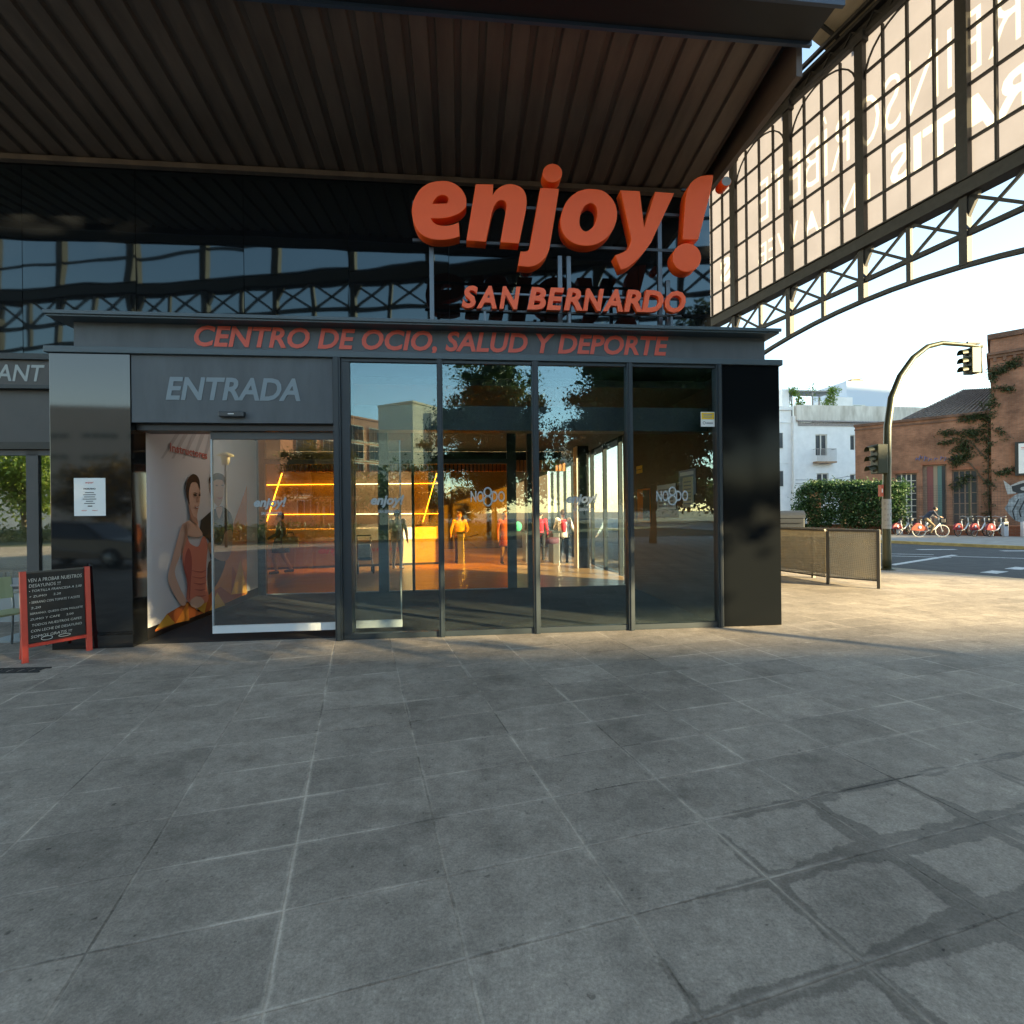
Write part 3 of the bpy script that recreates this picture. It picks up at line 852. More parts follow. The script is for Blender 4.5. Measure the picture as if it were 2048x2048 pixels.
pp(b, S((560,1090),(630,1120),(690,1090),(640,1140),(560,1120)), 9, 11)
b.build('print', pmats, pos)
tvs, tfs = text_mesh('Instructores', 0, .02, 0, 2)
tx = [v.x for v in tvs]; ty = [v.y for v in tvs]
q0 = PW(160, 270); q1 = PW(480, 290); zt_ = PW(160, 195)[1]
MB().add([(PX+.02, q0[0]+(v.x-min(tx))/(max(tx)-min(tx))*(q1[0]-q0[0]), q0[1]+(v.y-min(ty))/(max(ty)-min(ty))*(zt_-q0[1])) for v in tvs], [f for f in tfs]).build('lettering', M['poster_red_ink'], pos)

# paper notice on the black pillar, sticker, posters on the dark vestibule wall
nt = empty('notice', B0, PH, 'white opening-hours notice stuck on the left black pillar', 'notice')
MB().box(-5.294, -4.942, -.006, -.002, 1.608, 2.065).build('sheet', M['paper'], nt)
b = MB(); text_into(b, 'enjoy!', -5.165, -5.075, 1.995, 2.02, -.008, 0, .2, .03); b.build('red_print', M['ink_red'], nt)
for l in (-5.21, -5.09): text_into(MB(), 'enjoy!', l, l+.06, 1.665, 1.680, -.008, 0, .2, .03).build('red_print', M['ink_red'], nt)
b = MB(); text_into(b, 'HORARIO', -5.185, -5.05, 1.925, 1.945, -.008, 0, .0, .03)
for k, (l, r) in enumerate(((-5.17, -5.07), (-5.19, -5.05), (-5.18, -5.06), (-5.195, -5.045), (-5.16, -5.08), (-5.18, -5.06))):
    b.box(l, r, -.0085, -.0065, 1.885-.026*k, 1.893-.026*k)
b.box(-5.14, -5.09, -.0085, -.0065, 1.72, 1.732)
b.build('black_print', M['ink'], nt)
stt = empty('window_sticker', B0, PH, 'small yellow and white security sticker at the top of the last window', 'sticker')
MB().box(2.600, 2.795, .022, .026, 2.735, 2.935).build('white_part', M['paper'], stt)
MB().box(2.608, 2.787, .019, .0215, 2.835, 2.925).build('yellow_part', M['sticker_yellow'], stt)
b = MB(); b.box(2.63, 2.76, .0165, .0185, 2.895, 2.905); b.box(2.64, 2.75, .0165, .0185, 2.875, 2.885); b.box(2.63, 2.76, .0165, .0185, 2.855, 2.862)
b.tube([(2.645+.018*math.cos(a*.7), .018, 2.785+.018*math.sin(a*.7)) for a in range(9)], .004, 5, closed=True); b.box(2.675, 2.77, .0195, .0215, 2.775, 2.79)
b.build('print', M['ink_grey'], stt)
def wall_pt(px, py, S_=2.857):
    u, v = uv(px, py); c, s_ = math.cos(PH), math.sin(PH)
    Y = (S_+OY*s_)/(u*c+s_); X = u*Y
    return (-X*s_+(Y-OY)*c, EYE+v*Y)
K = 1.06004
def wposter(name, label, px, mats, deco, lift=.006):
    """px: left, top, right, bottom of the poster in shown pixels"""
    t1, za = wall_pt(px[0]*K, px[1]*K); t0, zb = wall_pt(px[2]*K, px[3]*K)
    _, z1 = wall_pt((px[0]+px[2])/2*K, px[1]*K); _, z0 = wall_pt((px[0]+px[2])/2*K, px[3]*K)
    e = empty(name, B0, PH, label, 'poster')
    xx = 2.857
    MB().box(xx-lift, xx, t0, t1, z0, z1).build('sheet', mats[0], e)
    b = MB()
    for (a0, a1, c0, c1) in deco:      # a: 0 at the far (left) edge, 1 near
        b.box(xx-lift-.003, xx-lift-.0005, t1+(t0-t1)*a1, t1+(t0-t1)*a0, z0+(z1-z0)*c0, z0+(z1-z0)*c1)
    b.build('print', mats[1], e)
    return e
wposter('wall_poster', 'orange and black leaflet poster, leftmost on the dark wall', (1203, 922, 1228, 985), (M['poster_orange'], M['poster_dark']), ((.45, .95, .05, .95),))
wposter('wall_poster', 'pale timetable poster with dark writing', (1240, 914, 1275, 961), (M['paper'], M['ink_grey']), tuple((.1, .88, .1+.13*k, .17+.13*k) for k in range(6)))
wposter('wall_poster', 'grey-blue poster pinned behind the long yellow sheet', (1281, 886, 1313, 934), (M['paper_blue'], M['paper']), ((.1, .9, .78, .92), (.25, .75, .1, .6)))
wposter('wall_poster', 'long yellow paper sheet overlapping a grey-blue poster', (1290, 900, 1309, 957), (M['paper_cream'], M['ink_grey']), tuple((.12, .85, .1+.12*k, .14+.12*k) for k in range(7)), lift=.018)
wposter('wall_sign', 'small yellow twin sign high on the dark vestibule wall', (1201, 879, 1212, 893), (M['sticker_yellow'], M['ink']), ((.0, 1.0, .46, .54),))
# ---------------------------------------------------------------- big orange sign on the porch roof
A_ = lambda x, y: FP(810+x*.16563, 310+y*.16563, .45)
B_ = lambda x, y: FP(1110+x*.19151, 310+y*.19151, .45)
LET = {
 'e': (A_, [(650,815,1),(662,985,1),(560,1015),(430,1028),(300,1012),(180,945),(112,830),(82,690),(102,560),(170,430),(280,345),(420,314),(560,328),(670,400),(732,500),(742,590),(722,645),(660,703),(560,745),(440,768),(312,768,1),(345,815),(400,846),(480,855),(570,843)], [[(333,592,1),(350,550),(395,504),(450,487),(505,500),(524,540),(505,585,1)]]),
 'n': (A_, [(853,352,1),(1066,357,1),(1060,485,1),(1100,425),(1180,370),(1280,352),(1385,382),(1448,450),(1470,550),(1462,660,1),(1377,1072,1),(1150,1055,1),(1222,650,1),(1222,595),(1200,560),(1160,548),(1108,572),(1070,635),(1045,720,1),(977,1050,1),(740,1033,1)], []),
 'j': (A_, [(1632,398,1),(1862,408,1),(1745,1130,1),(1700,1230),(1620,1310),(1510,1352),(1365,1340,1),(1395,1165,1),(1440,1168),(1488,1150),(1510,1085,1)], []),
 'o': (B_, [(390,355),(500,375),(590,450),(642,560),(640,690),(580,820),(470,915),(340,950),(200,925),(100,845),(58,730),(70,600),(125,480),(215,395),(300,362)], [[(370,507),(420,530),(440,590),(428,680),(395,750),(330,798),(280,775),(256,710),(270,610),(310,535)]]),
 'y': (B_, [(680,370,1),(885,378,1),(930,755,1),(1045,385,1),(1245,400,1),(1000,920,1),(920,1025),(840,1110),(760,1175),(688,1200,1),(625,1048,1),(700,1020),(762,975),(797,885,1)], []),
 '!': (B_, [(1652,210,1),(1635,330),(1600,480),(1495,885,1),(1330,885,1),(1362,440,1),(1385,350),(1430,280),(1500,230),(1580,212)], []),
}
sg = empty('rooftop_sign', B0, PH, 'large orange three-dimensional enjoy! letters standing on posts above the porch', 'sign')
LD = .18
letters = {}
for ch, (fn, out, holes) in LET.items():
    o = prism_holes('letter', [fn(*p) for p in smooth_outline(out)], [[fn(*p) for p in smooth_outline(h)] for h in holes], .45, LD, M['letter_orange'], sg)
    letters[ch] = o
def disc(fn, cx, cy, rx, ry): return [fn(cx+rx*math.cos(a*math.pi/20), cy+ry*math.sin(a*math.pi/20)) for a in range(40)]
prism_holes('dot', disc(A_, 1780, 220, 118, 114), [], .45, LD, M['letter_orange'], letters['j'])
prism_holes('dot', disc(B_, 1375, 1072, 150, 150), [], .45, LD, M['letter_orange'], letters['!'])
rt = prism_holes('trademark_disc', disc(B_, 1788, 277, 52, 52), [], .45, LD, M['letter_orange'], sg)
prism_holes('disc_face', disc(B_, 1788, 277, 49, 49), [], .446, .003, M['ink_grey'], rt)
x0, z0 = B_(1760, 316); x1, z1 = B_(1812, 246)
text_into(MB(), 'R', x0, x1, z0, z1, .443, .002, 0, .012).build('lettering', M['paper'], rt)
for x_, zt in ((-1.04, 5.35), (.80, 5.3), (.93, 5.3), (2.30, 6.2), (2.42, 5.0)):
    MB().box(x_-.03, x_+.03, .64, .70, 4.07, zt).build('post', M['steel_post'], sg)
for z_ in (5.42, 5.95):
    MB().box(-1.3, 2.75, .635, .675, z_, z_+.04).build('rail', M['dark_frame'], sg)
MB().bar((2.62, .60, 6.32), (2.83, .55, 6.28), .03).build('arm', M['dark_frame'], sg)
sn = empty('rooftop_sign', B0, PH, 'smaller orange SAN BERNARDO letters above the porch cornice', 'sign')
SL = lambda x, y: FP(900+x*.2588, 550+y*.2588, .40)
for ch, l, r in (('S',92,214),('A',205,360),('N',382,545),('B',598,742),('E',748,882),('R',882,1026),('N',1030,1190),('A',1182,1336),('R',1345,1490),('D',1485,1650),('O',1662,1822)):
    k = (l+r)/2; ty = 82+(k-150)/1590*42; by = 254+(k-150)/1590*36
    xa, za = SL(l, by); xb, zb = SL(r, ty)
    text_into(MB(), ch, xa, xb, za, zb, .40, .07, .20, .035).build('letter', M['letter_orange_small'], sn)
MB().box(-.58, 2.55, .475, .50, 4.40, 4.425).build('rail', M['dark_frame'], sn)
MB().box(-.58, 2.55, .475, .50, 4.64, 4.665).build('rail', M['steel_post'], sn)
for x_ in (-.32, .88, 2.38):
    MB().box(x_, x_+.035, .475, .50, 4.07, 4.40).build('post', M['steel_post'], sn)

# ---------------------------------------------------------------- old railway shed: glazed iron screens and roof
def shed_wall(o, L0, L1, cols, arch_c, banner):
    """local x along the screen, y outward (away from the hall)"""
    zb0, zb1, zt = 10.66, 11.12, 18.0
    bm = MB(); bm.box(L0, L1, -.16, .16, zb0, zb1); bm.box(L0, L1, -.24, .24, zb1-.03, zb1+.015); bm.box(L0, L1, -.24, .24, zb0-.015, zb0+.03)
    bm.build('beam', M['shed_beam'], o)
    lo = MB(); lo.box(L0, L1, -.07, .07, 9.50, 9.64); lo.build('lower_rail', M['shed_iron'], o)
    sg_ = MB(); pts = []
    n = 44
    za = (lambda w: 8.88-.0215*(w-arch_c)**2) if banner else (lambda w: 8.7)
    for k in range(n+1):
        w = L0+(L1-L0)*k/n
        if za(w) > 6.9: pts.append((w, za(w)))
    for p, q in zip(pts, pts[1:]): sg_.bar((p[0], 0, p[1]), (q[0], 0, q[1]), .16, .13)
    sg_.build('arch', M['shed_iron'], o)
    for c in cols:
        k = MB()
        k.box(c-.15, c+.15, -.13, .13, zb1, zt+.1); k.box(c-.11, c+.11, -.11, .11, max(za(c), 7.2), zb0)
        k.box(c-.24, c+.24, -.2, .2, 17.85, 18.2); k.add([(c-.11, -.06, zb0), (c-.42, -.06, zb0), (c-.11, -.06, zb0-.62), (c-.11, .06, zb0), (c-.42, .06, zb0), (c-.11, .06, zb0-.62)], [(0,1,2), (5,4,3), (1,0,3,4), (2,1,4,5), (0,2,5,3)])
        k.build('column', M['shed_iron'], o)
    v = MB()
    for c in cols:
        h = c+1.575
        if h < L1: v.box(h-.07, h+.07, -.06, .06, max(za(h), 7.2), zb0)
        for a, b2 in ((c, h), (h, c+3.15)):
            if b2 < L1+.1:
                v.bar((a+.1, -.03, zb0), (b2-.1, -.03, 9.64), .09, .06, (0, 1, 0)); v.bar((a+.1, .03, 9.64), (b2-.1, .03, zb0), .09, .06, (0, 1, 0))
    v.build('lattice', M['shed_iron'], o)
    gb = MB(); gw = .03 if banner else .04
    for c in cols:
        for q in (1, 2, 3) if banner else ():
            gb.box(c+.7875*q-gw, c+.7875*q+gw, -.05, .05, zb1, 17.9)
        # arched head of the bay
        ap = [(c+1.575+1.42*math.cos(a), 0, 16.55+1.35*math.sin(a)) for a in [math.pi*k/14 for k in range(15)]]
        for p, q in zip(ap, ap[1:]): gb.bar(p, q, .05, .05, (0, 1, 0))
    for z_ in (12.26, 13.86, 15.46, 16.75) if banner else (12.26, 15.46):
        gb.box(L0, L1, -.045, .045, z_-gw*1.15, z_+gw*1.15)
    gb.build('glazing_bar', M['shed_iron'], o)
    hd = MB(); hd.box(L0, L1, -.12, .12, 18.0, 18.16); hd.box(L0, L1, -.115, -.09, 18.161, 18.95); hd.box(L0, L1, -.12, .12, 18.62, 18.76)
    x = L0
    while x < L1:
        hd.bar((x, 0, 18.16), (x+.42, 0, 18.62), .05, .05, (0, 1, 0)); hd.bar((x+.42, 0, 18.62), (x+.84, 0, 18.16), .05, .05, (0, 1, 0)); x += .84
    hd.build('eaves_girder', M['shed_iron'], o)
    if banner:
        pass
    return o
sw = empty('shed_screen', (18.0, 0, 0), math.atan2(.955, -.296), 'tall iron and glass shed screen hung with a lettered banner, beside the sign', 'glazed screen')
# local x runs along the wall away from the camera (w), local y points into the hall
COLS = [25.14-3.15*k for k in range(-7, 10)]
shed_wall(sw, 2.8, 47.0, sorted(c for c in COLS if 2.9 < c < 46.5), 18.8, True)
def outline_loops(body, x0, x1, z0, z1, bold):
    vs, fs = text_mesh(body, 0, bold, 0, 3)
    xs_ = [v.x for v in vs]; ys_ = [v.y for v in vs]
    sx = (x1-x0)/(max(xs_)-min(xs_)); sy = (z1-z0)/(max(ys_)-min(ys_))
    key = lambda v: (round(v.x, 5), round(v.y, 5))
    cnt = {}
    for f in fs:
        for p, q in zip(f, f[1:]+f[:1]):
            p = key(vs[p]); q = key(vs[q])
            if (q, p) in cnt: del cnt[(q, p)]
            else: cnt[(p, q)] = 1
    nxt = {}
    for p, q in cnt: nxt[p] = q
    loops = []
    while nxt:
        s = next(iter(nxt)); lp = [s]; q = nxt.pop(s)
        while q != s and q in nxt: lp.append(q); q = nxt.pop(q)
        if len(lp) > 3: loops.append([(x0+(p[0]-min(xs_))*sx, z0+(p[1]-min(ys_))*sy) for p in lp])
    return loops
BL = []
BT = (('PREINSCRÍBETE', 13.6, 23.7, 14.2, 16.5, -.012), ('GRATIS', 13.0, 17.9, 12.3, 13.5, .03), ('EN LA WEB', 18.6, 23.75, 12.3, 13.25, -.005), ('S', 25.45, 26.2, 12.6, 13.75, .05))
for args in BT: BL += outline_loops(*args)
def filled(name, loops, m, parent):
    cv = bpy.data.curves.new(name, 'CURVE'); cv.dimensions = '2D'; cv.fill_mode = 'BOTH'
    for lp in loops:
        sp = cv.splines.new('POLY'); sp.points.add(len(lp)-1); sp.use_cyclic_u = True
        for p, q in zip(sp.points, lp): p.co = (q[0], q[1], 0, 1)
    tmp = bpy.data.objects.new(name, cv); col.objects.link(tmp)
    me = bpy.data.meshes.new_from_object(tmp.evaluated_get(bpy.context.evaluated_depsgraph_get()))
    bpy.data.objects.remove(tmp); bpy.data.curves.remove(cv)
    me.transform(Matrix.Translation((0, -.07, 0)) @ Matrix.Rotation(R(90), 4, 'X'))
    me.materials.clear(); me.materials.append(m); me.name = name
    o = bpy.data.objects.new(name, me); col.objects.link(o); o.parent = parent
    return o
BLS = []
for args in BT: BLS.append(outline_loops(*args))
ban = filled('banner', [[(2.9, 11.13), (30.0, 11.13), (30.0, 17.99), (2.9, 17.99)]]+BL, M['banner'], sw)
for ls in BLS: filled('banner_lettering', ls, M['banner_letter'], ban)
bx, by = -3.8, -3.9
sb = empty('shed_screen', (bx, by, 0), math.atan2(.296, .955)+math.pi, 'iron and glass shed screen reflected in the black upper wall', 'glazed screen')
shed_wall(sb, -20.0, 34.0, [-18.9+3.15*k for k in range(17)], 6.0, False)
rf = empty('shed_roof', (0, 0, 0), math.atan2(.296, .955), 'pale sheet roof of the old railway shed seen over the iron screen', 'roof')
inv = Matrix.Rotation(-math.atan2(.296, .955), 3, 'Z')
pw = inv @ Vector((18.0, 0, 0)); xr = pw.x          # x of the right screen in the roof frame
pb = inv @ Vector((bx, by, 0)); yb = pb.y
def roof_piece(mb, x0, x1, y0, y1, th=.08):
    z = lambda x: 19.0+.35*(xr-x) if x > 0 else 19.0+.35*xr+.35*x
    v = [(x0,y0,z(x0)), (x1,y0,z(x1)), (x1,y1,z(x1)), (x0,y1,z(x0))]
    v += [(p[0], p[1], p[2]+th) for p in v]
    mb.add(v, [(0,3,2,1),(4,5,6,7),(0,1,5,4),(1,2,6,5),(2,3,7,6),(3,0,4,7)])
b = MB(); roof_piece(b, .001, xr-.7, yb-.6, 60); roof_piece(b, -17, 0, yb-.6, 60)
roof_piece(b, xr-.699, xr+.2, yb-.6, 14.97); roof_piece(b, xr-.699, xr+.2, 16.5, 60)
b.build('sheeting', M['shed_roof'], rf)
b = MB(); b.box(xr-.30, xr-.16, yb-.5, 60, 18.80, 18.93); b.box(xr+.12, xr+.24, yb-.5, 60, 18.78, 18.95); b.build('gutter', M['shed_beam'], rf)
b = MB()
for k in range(20):
    y_ = yb+1.2+3.15*k
    b.bar((xr, y_, 18.85), (xr-3.4, y_, 18.85+.35*3.4), .10)
b.build('rafter', M['shed_iron'], rf)

# ---------------------------------------------------------------- restaurant front at the left
rs = empty('restaurant_front', B0, PH, 'grey restaurant front with big lettering and a wood-lit window, left of the porch', 'shopfront')
MB().box(-12.0, -5.4, 1.93, 2.2, 2.75, 3.56).build('panel', M['restaurant_grey'], rs)
sgn = MB().box(-12.0, -5.4, 1.86, 2.2, 3.62, 4.0).build('sign_board', M['restaurant_grey'], rs)
text_into(MB(), 'RESTAURANT', -8.95, -6.985, 3.675, 3.93, 1.855, .006, .20, .012).build('lettering', M['letter_pale'], sgn)
b = MB(); b.box(-12.0, -5.4, 1.80, 2.2, 4.002, 4.09); b.box(-12.0, -5.4, 1.82, 2.2, 3.562, 3.618); b.build('trim', M['frame_grey'], rs)
b = MB(); b.box(-12.0, -5.4, 1.84, 2.2, 2.64, 2.748); b.build('lintel', M['jamb_black'], rs)
b = MB()
for x0, x1 in ((-7.30, -7.13), (-8.7, -8.55), (-6.9, -6.85), (-10.2, -10.05)):
    b.box(x0, x1, 1.90, 1.98, .55, 2.638)
b.box(-12, -5.4, 1.90, 1.98, 2.55, 2.637); b.box(-12, -5.4, 1.90, 1.98, .50, .56)
b.build('window_frame', M['restaurant_grey'], rs)
MB().box(-12, -5.4, 1.93, 1.94, .56, 2.55).build('glass_pane', M['pane_street'], rs)
b = MB(); b.box(-12, -5.4, 1.91, 2.0, .0, .499); b.build('plinth', M['alu'], rs)
MB().box(-12, -5.6, 3.9, 3.95, 0, 3.4).build('inner_wall', M['counter_wood'], rs)
st = empty('bar_stool', (*FW(-8.25, 2.75)[:2], 0), .2, 'light wooden stool inside the restaurant window', 'stool')
MB().box(-.18, .18, -.18, .18, .70, .74).build('seat', M['stool_wood'], st)
for a in (-1, 1):
    for c in (-1, 1): MB().bar((a*.15, c*.15, .70), (a*.19, c*.19, .0), .035).build('leg', M['stool_wood'], st)
MB().box(-.16, .16, -.16, -.13, .30, .33).build('footrest', M['stool_wood'], st)
ct = empty('cafe_table', (-6.50, 6.78, 0), .1, 'grey cafe table by the restaurant window, cut by the left edge', 'table')
MB().box(-.40, .40, -.40, .40, .735, .76).build('tabletop', M['table_top'], ct, bevel=.004)
MB().tube([(0,0,.02), (0,0,.735)], .03).build('stem', M['alu'], ct); MB().box(-.25, .25, -.25, .25, 0, .02).build('base', M['alu'], ct)
def cafe_chair(loc, rz, label, m):
    c = empty('cafe_chair', loc, rz, label, 'chair', 'chairs outside the restaurant')
    MB().box(-.21, .21, -.21, .21, .44, .465).build('seat', m, c, bevel=.01)
    bb = MB(); 
    vs = []; fs = []
    for i in range(7):
        a = -1+2*i/6; y = .20+.04*(1-a*a); vs += [(a*.21, y, .60), (a*.21, y+.04, .86), (a*.21, y+.015, .60), (a*.21, y+.055, .86)]
    for i in range(6):
        k = 4*i; fs += [(k, k+4, k+5, k+1), (k+2, k+3, k+7, k+6), (k+1, k+5, k+7, k+3), (k, k+2, k+6, k+4)]
    bb.add(vs, fs).build('backrest', m, c)
    for s in (-1, 1):
        MB().tube([(s*.23, .27, .84), (s*.23, .24, .5), (s*.25, .30, 0)], .013, 8).build('leg', M['alu'], c)
        MB().tube([(s*.23, .22, .66), (s*.235, .0, .67), (s*.235, -.18, .65), (s*.24, -.22, .60), (s*.25, -.27, 0)], .013, 8).build('leg', M['alu'], c)
    return c
cafe_chair((-6.42, 7.42, 0), -.15, 'pale green cafe chair between the cafe table and the restaurant window', M['chair_green'])
cafe_chair((-6.10, 6.16, 0), 1.35, 'cafe chair with white tube legs right behind the chalkboard', M['chair_green'])

# chalkboard A-sign
p0 = Vector((-5.402, 5.641, 0)); p1 = Vector((-5.118, 6.15, 0))
dv = p1-p0; ang = math.atan2(dv.y, dv.x); wdt = dv.length
cb = empty('chalkboard_sign', (p0+p1)/2, ang, 'red framed chalkboard A-sign with handwritten breakfast menu', 'sign')
hw = wdt/2; lean = .05
def TL(x, z, y=0.0): return (x, y-.05+z*lean, z)
for s, h in ((-1, 1.0), (1, 1.0)):
    MB().bar(TL(s*hw, 0), TL(s*hw, h), .052, .035, (0, 1, 0)).build('leg', M['red_frame'], cb)
MB().bar(TL(-hw+.027, .18), TL(hw-.027, .18), .035, .055, (0, 1, 0)).build('frame_rail', M['red_frame'], cb)
MB().bar(TL(-hw+.027, .985), TL(hw-.027, .985), .02, .02, (0, 1, 0)).build('frame_rail', M['dark_frame'], cb)
b = MB(); b.add([TL(-hw+.027, .20, .0), TL(hw-.027, .20, .0), TL(hw-.027, .975, .0), TL(-hw+.027, .975, .0), TL(-hw+.027, .20, .012), TL(hw-.027, .20, .012), TL(hw-.027, .975, .012), TL(-hw+.027, .975, .012)], [(0,1,2,3), (7,6,5,4), (0,4,5,1), (1,5,6,2), (2,6,7,3), (3,7,4,0)])
brd = b.build('board', M['chalkboard'], cb)
for s in (-1, 1):
    MB().bar((s*(hw-.05), .20, 0), (s*(hw-.05), .03, .96), .04, .03, (0, 1, 0)).build('leg', M['red_frame'], cb)
b = MB()
for k, (txt, l, r, h) in enumerate((('VEN A PROBAR NUESTROS', .02, .98, 0.040), ('DESAYUNOS !!!', .03, .58, 0.036), ('• TORTILLA FRANCESA A 2,00', .03, .97, 0.030), ('+ ZUMO     2,20', .03, .58, 0.026), ('• SERRANO CON TOMATE Y ACEITE', .03, .93, 0.026), ('2,20', .05, .22, 0.026), ('SERRANO, QUESO CON MOLLETE', .03, .98, 0.026), ('ZUMO Y CAFE     2,00', .03, .80, 0.026), ('TODOS NUESTROS CAFES', .06, .95, 0.026), ('CON LECHE DE DESAYUNO', .04, .95, 0.028), ('SOMOS GRATIS !!!', .04, .76, 0.030))):
    z_ = .915-.063*k
    vs, fs = text_mesh(txt, .12, -.008, 0, 2)
    xs_ = [v.x for v in vs]; ys_ = [v.y for v in vs]; W_ = wdt-.075
    X0 = -hw+.035+l*W_; X1 = -hw+.035+r*W_
    sx = (X1-X0)/(max(xs_)-min(xs_)); sy = h/(max(ys_)-min(ys_))
    b = MB(); b.add([TL(X0+(v.x-min(xs_))*sx, z_-h+(v.y-min(ys_))*sy+.012*(v.x-min(xs_))*sx, -.003) for v in vs], fs); b.build('chalk_line', M['chalk'], brd)
b = MB()
for cx_, rx, rz_ in ((-.10, .05, .022), (.06, .055, .014)):
    b.tube([TL(cx_+rx*math.cos(a*math.pi/8), .235+rz_*math.sin(a*math.pi/8), -.004) for a in range(16)], .003, 5, closed=True)
b.build('chalk_drawing', M['chalk'], brd)
dg = MB()
for k in range(9): dg.box(-.55+.11*k, -.55+.11*k+.075, -.06, .06, .0, .006)
dg.box(-.58, .45, -.085, -.06, .0, .010); dg.box(-.58, .45, .06, .085, .0, .010)
o = dg.build('drain_grate', M['rubber']); place(o, -5.35, 5.33, 0, .05); tag(o, 'dark drain grate in the paving at the left edge', 'drain')
# ---------------------------------------------------------------- lobby interior
pL = Vector((-7.37, 14.62, 0)); pR = Vector((-2.28, 15.86, 0)); dv = pR-pL
rc = empty('reception_counter', (pL+pR)/2, math.atan2(dv.y, dv.x), 'long reception counter with pale top band and red lettering, seen through the left glass', 'counter')
L2 = dv.length/2
MB().box(-L2, L2, 0, .75, .08, .80).build('front_panel', M['counter_wood'], rc)
MB().box(-L2-.03, L2+.03, -.05, .80, .80, 1.16).build('top_band', M['counter_white'], rc, bevel=.01)
MB().box(-L2, L2, .03, .75, 0, .079).build('plinth', M['dark_frame'], rc)
b = MB(); text_into(b, 'enjoy!', -.9, .25, .36, .66, -.012, .008, .22, .035); text_into(b, 'SAN BERNARDO', .42, 1.55, .46, .56, -.012, .008, .2, .02)
b.build('lettering', M['ink_red'], rc)
def lobby_led(px, py, qx, qy, t=10.6):
    a = FP(px*K, py*K, t); c = FP(qx*K, qy*K, t)
    return (a[0], t, a[1]), (c[0], t, c[1])
bw = empty('back_bar_wall', B0, PH, 'dark wall behind the reception counter crossed by glowing orange light strips', 'wall')
MB().box(-12, -1.75, 10.68, 10.75, 0, 3.42).build('panel', M['lobby_wall'], bw)
for (a, c) in (((488, 915), (830, 912)), ((488, 971), (830, 969)), ((532, 893), (498, 1000)), ((824, 893), (798, 985))):
    p, q = lobby_led(*a, *c)
    MB().bar(p, q, .016, .03, (0, 1, 0)).build('light_strip', M['led'], bw)
sb_ = empty('slatted_bulkhead', B0, PH, 'row of orange wooden ceiling slats across the lobby', 'bulkhead')
a = FP(525*K, 890*K, 8.4); c = FP(1062*K, 868*K, 8.4)
b = MB(); x = a[0]
while x < c[0]:
    b.box(x, x+.075, 8.4, 8.6, a[1], c[1]); x += .115
b.build('slats', M['slat_wood'], sb_)
MB().box(a[0], c[0], 8.605, 8.7, a[1]+.01, 3.4).build('backing', M['lobby_wall_black'], sb_)
MB().box(a[0], c[0], 8.74, 8.80, 3.0, 3.04).build('light_strip', M['lobby_fill'], sb_)  # unseen glowing strip added behind the slats to brighten the lobby
for k, (x, y) in enumerate(((-1.64, 16.28), (.47, 16.4), (1.30, 16.1))):
    tn = empty('turnstile', (x, y, 0), PH, ('steel turnstile nearest the reception counter', 'steel turnstile between the orange-coated visitor and the red backpack', 'steel turnstile beside the visitor in the white and red top')[k], 'turnstile', 'turnstiles across the lobby')
    MB().box(-.10, .10, -.45, .45, 0, .95).build('pedestal', M['steel'], tn, bevel=.01)
    MB().box(-.13, .13, -.48, .48, .952, 1.0).build('top_plate', M['dark_frame'], tn)
    for a_ in (-.35, .1):
        MB().bar((.10, -.2, .80), (.55, -.2, .80+a_), .03).build('arm', M['chrome'], tn)
cw = empty('lobby_column', (*FW(2.75, 7.6)[:2], 0), PH, 'dark square column in the lobby corridor behind the third window', 'column')
MB().box(-.16, .16, -.2, .2, 0.012, 3.42).build('shaft', M['jamb_black'], cw); MB().box(-.19, -.162, -.22, .22, 0.012, 3.42).build('edge_trim', M['counter_white'], cw)

# ---------------------------------------------------------------- people
def body(name, prims, mats, parent):
    """one continuous skin: union of tapered limbs, voxel remeshed; materials by nearest limb"""
    b = MB()
    for a, c, ra, rc_, m in prims:
        a = Vector(a); c = Vector(c)
        if (c-a).length < 1e-4: b.ball(a, (ra, rc_, ra*1.28) if rc_ != ra else ra, 12, 8)
        else:
            b.tube([a, c], [ra, rc_], 10); b.ball(a, ra, 10, 6); b.ball(c, rc_, 10, 6)
    o = b.build(name, mats, parent)
    r = o.modifiers.new('r', 'REMESH'); r.mode = 'VOXEL'; r.voxel_size = .0125
    s = o.modifiers.new('s', 'SMOOTH'); s.iterations = 3; s.factor = .5
    dg_ = bpy.context.evaluated_depsgraph_get(); dg_.update()
    me = bpy.data.meshes.new_from_object(o.evaluated_get(dg_))
    old = o.data; o.modifiers.clear(); o.data = me; bpy.data.meshes.remove(old)
    n = len(me.polygons); ctr = np.empty(n*3); me.polygons.foreach_get('center', ctr); ctr = ctr.reshape(-1, 3)
    best = np.full(n, 1e9); idx = np.zeros(n, int)
    for a, c, ra, rc_, m in prims:
        a = np.array(a, float); c = np.array(c, float); d = c-a; l = d@d
        t = np.clip(((ctr-a)@d)/l, 0, 1) if l > 1e-8 else np.zeros(n)
        q = np.linalg.norm(ctr-(a+t[:, None]*d), axis=1)-(ra+(rc_-ra)*t)
        k = q < best; best[k] = q[k]; idx[k] = m
    me.materials.clear()
    for m in mats: me.materials.append(m)
    me.polygons.foreach_set('material_index', idx.astype(np.int32)); me.polygons.foreach_set('use_smooth', [True]*n)
    me.name = name
    return o
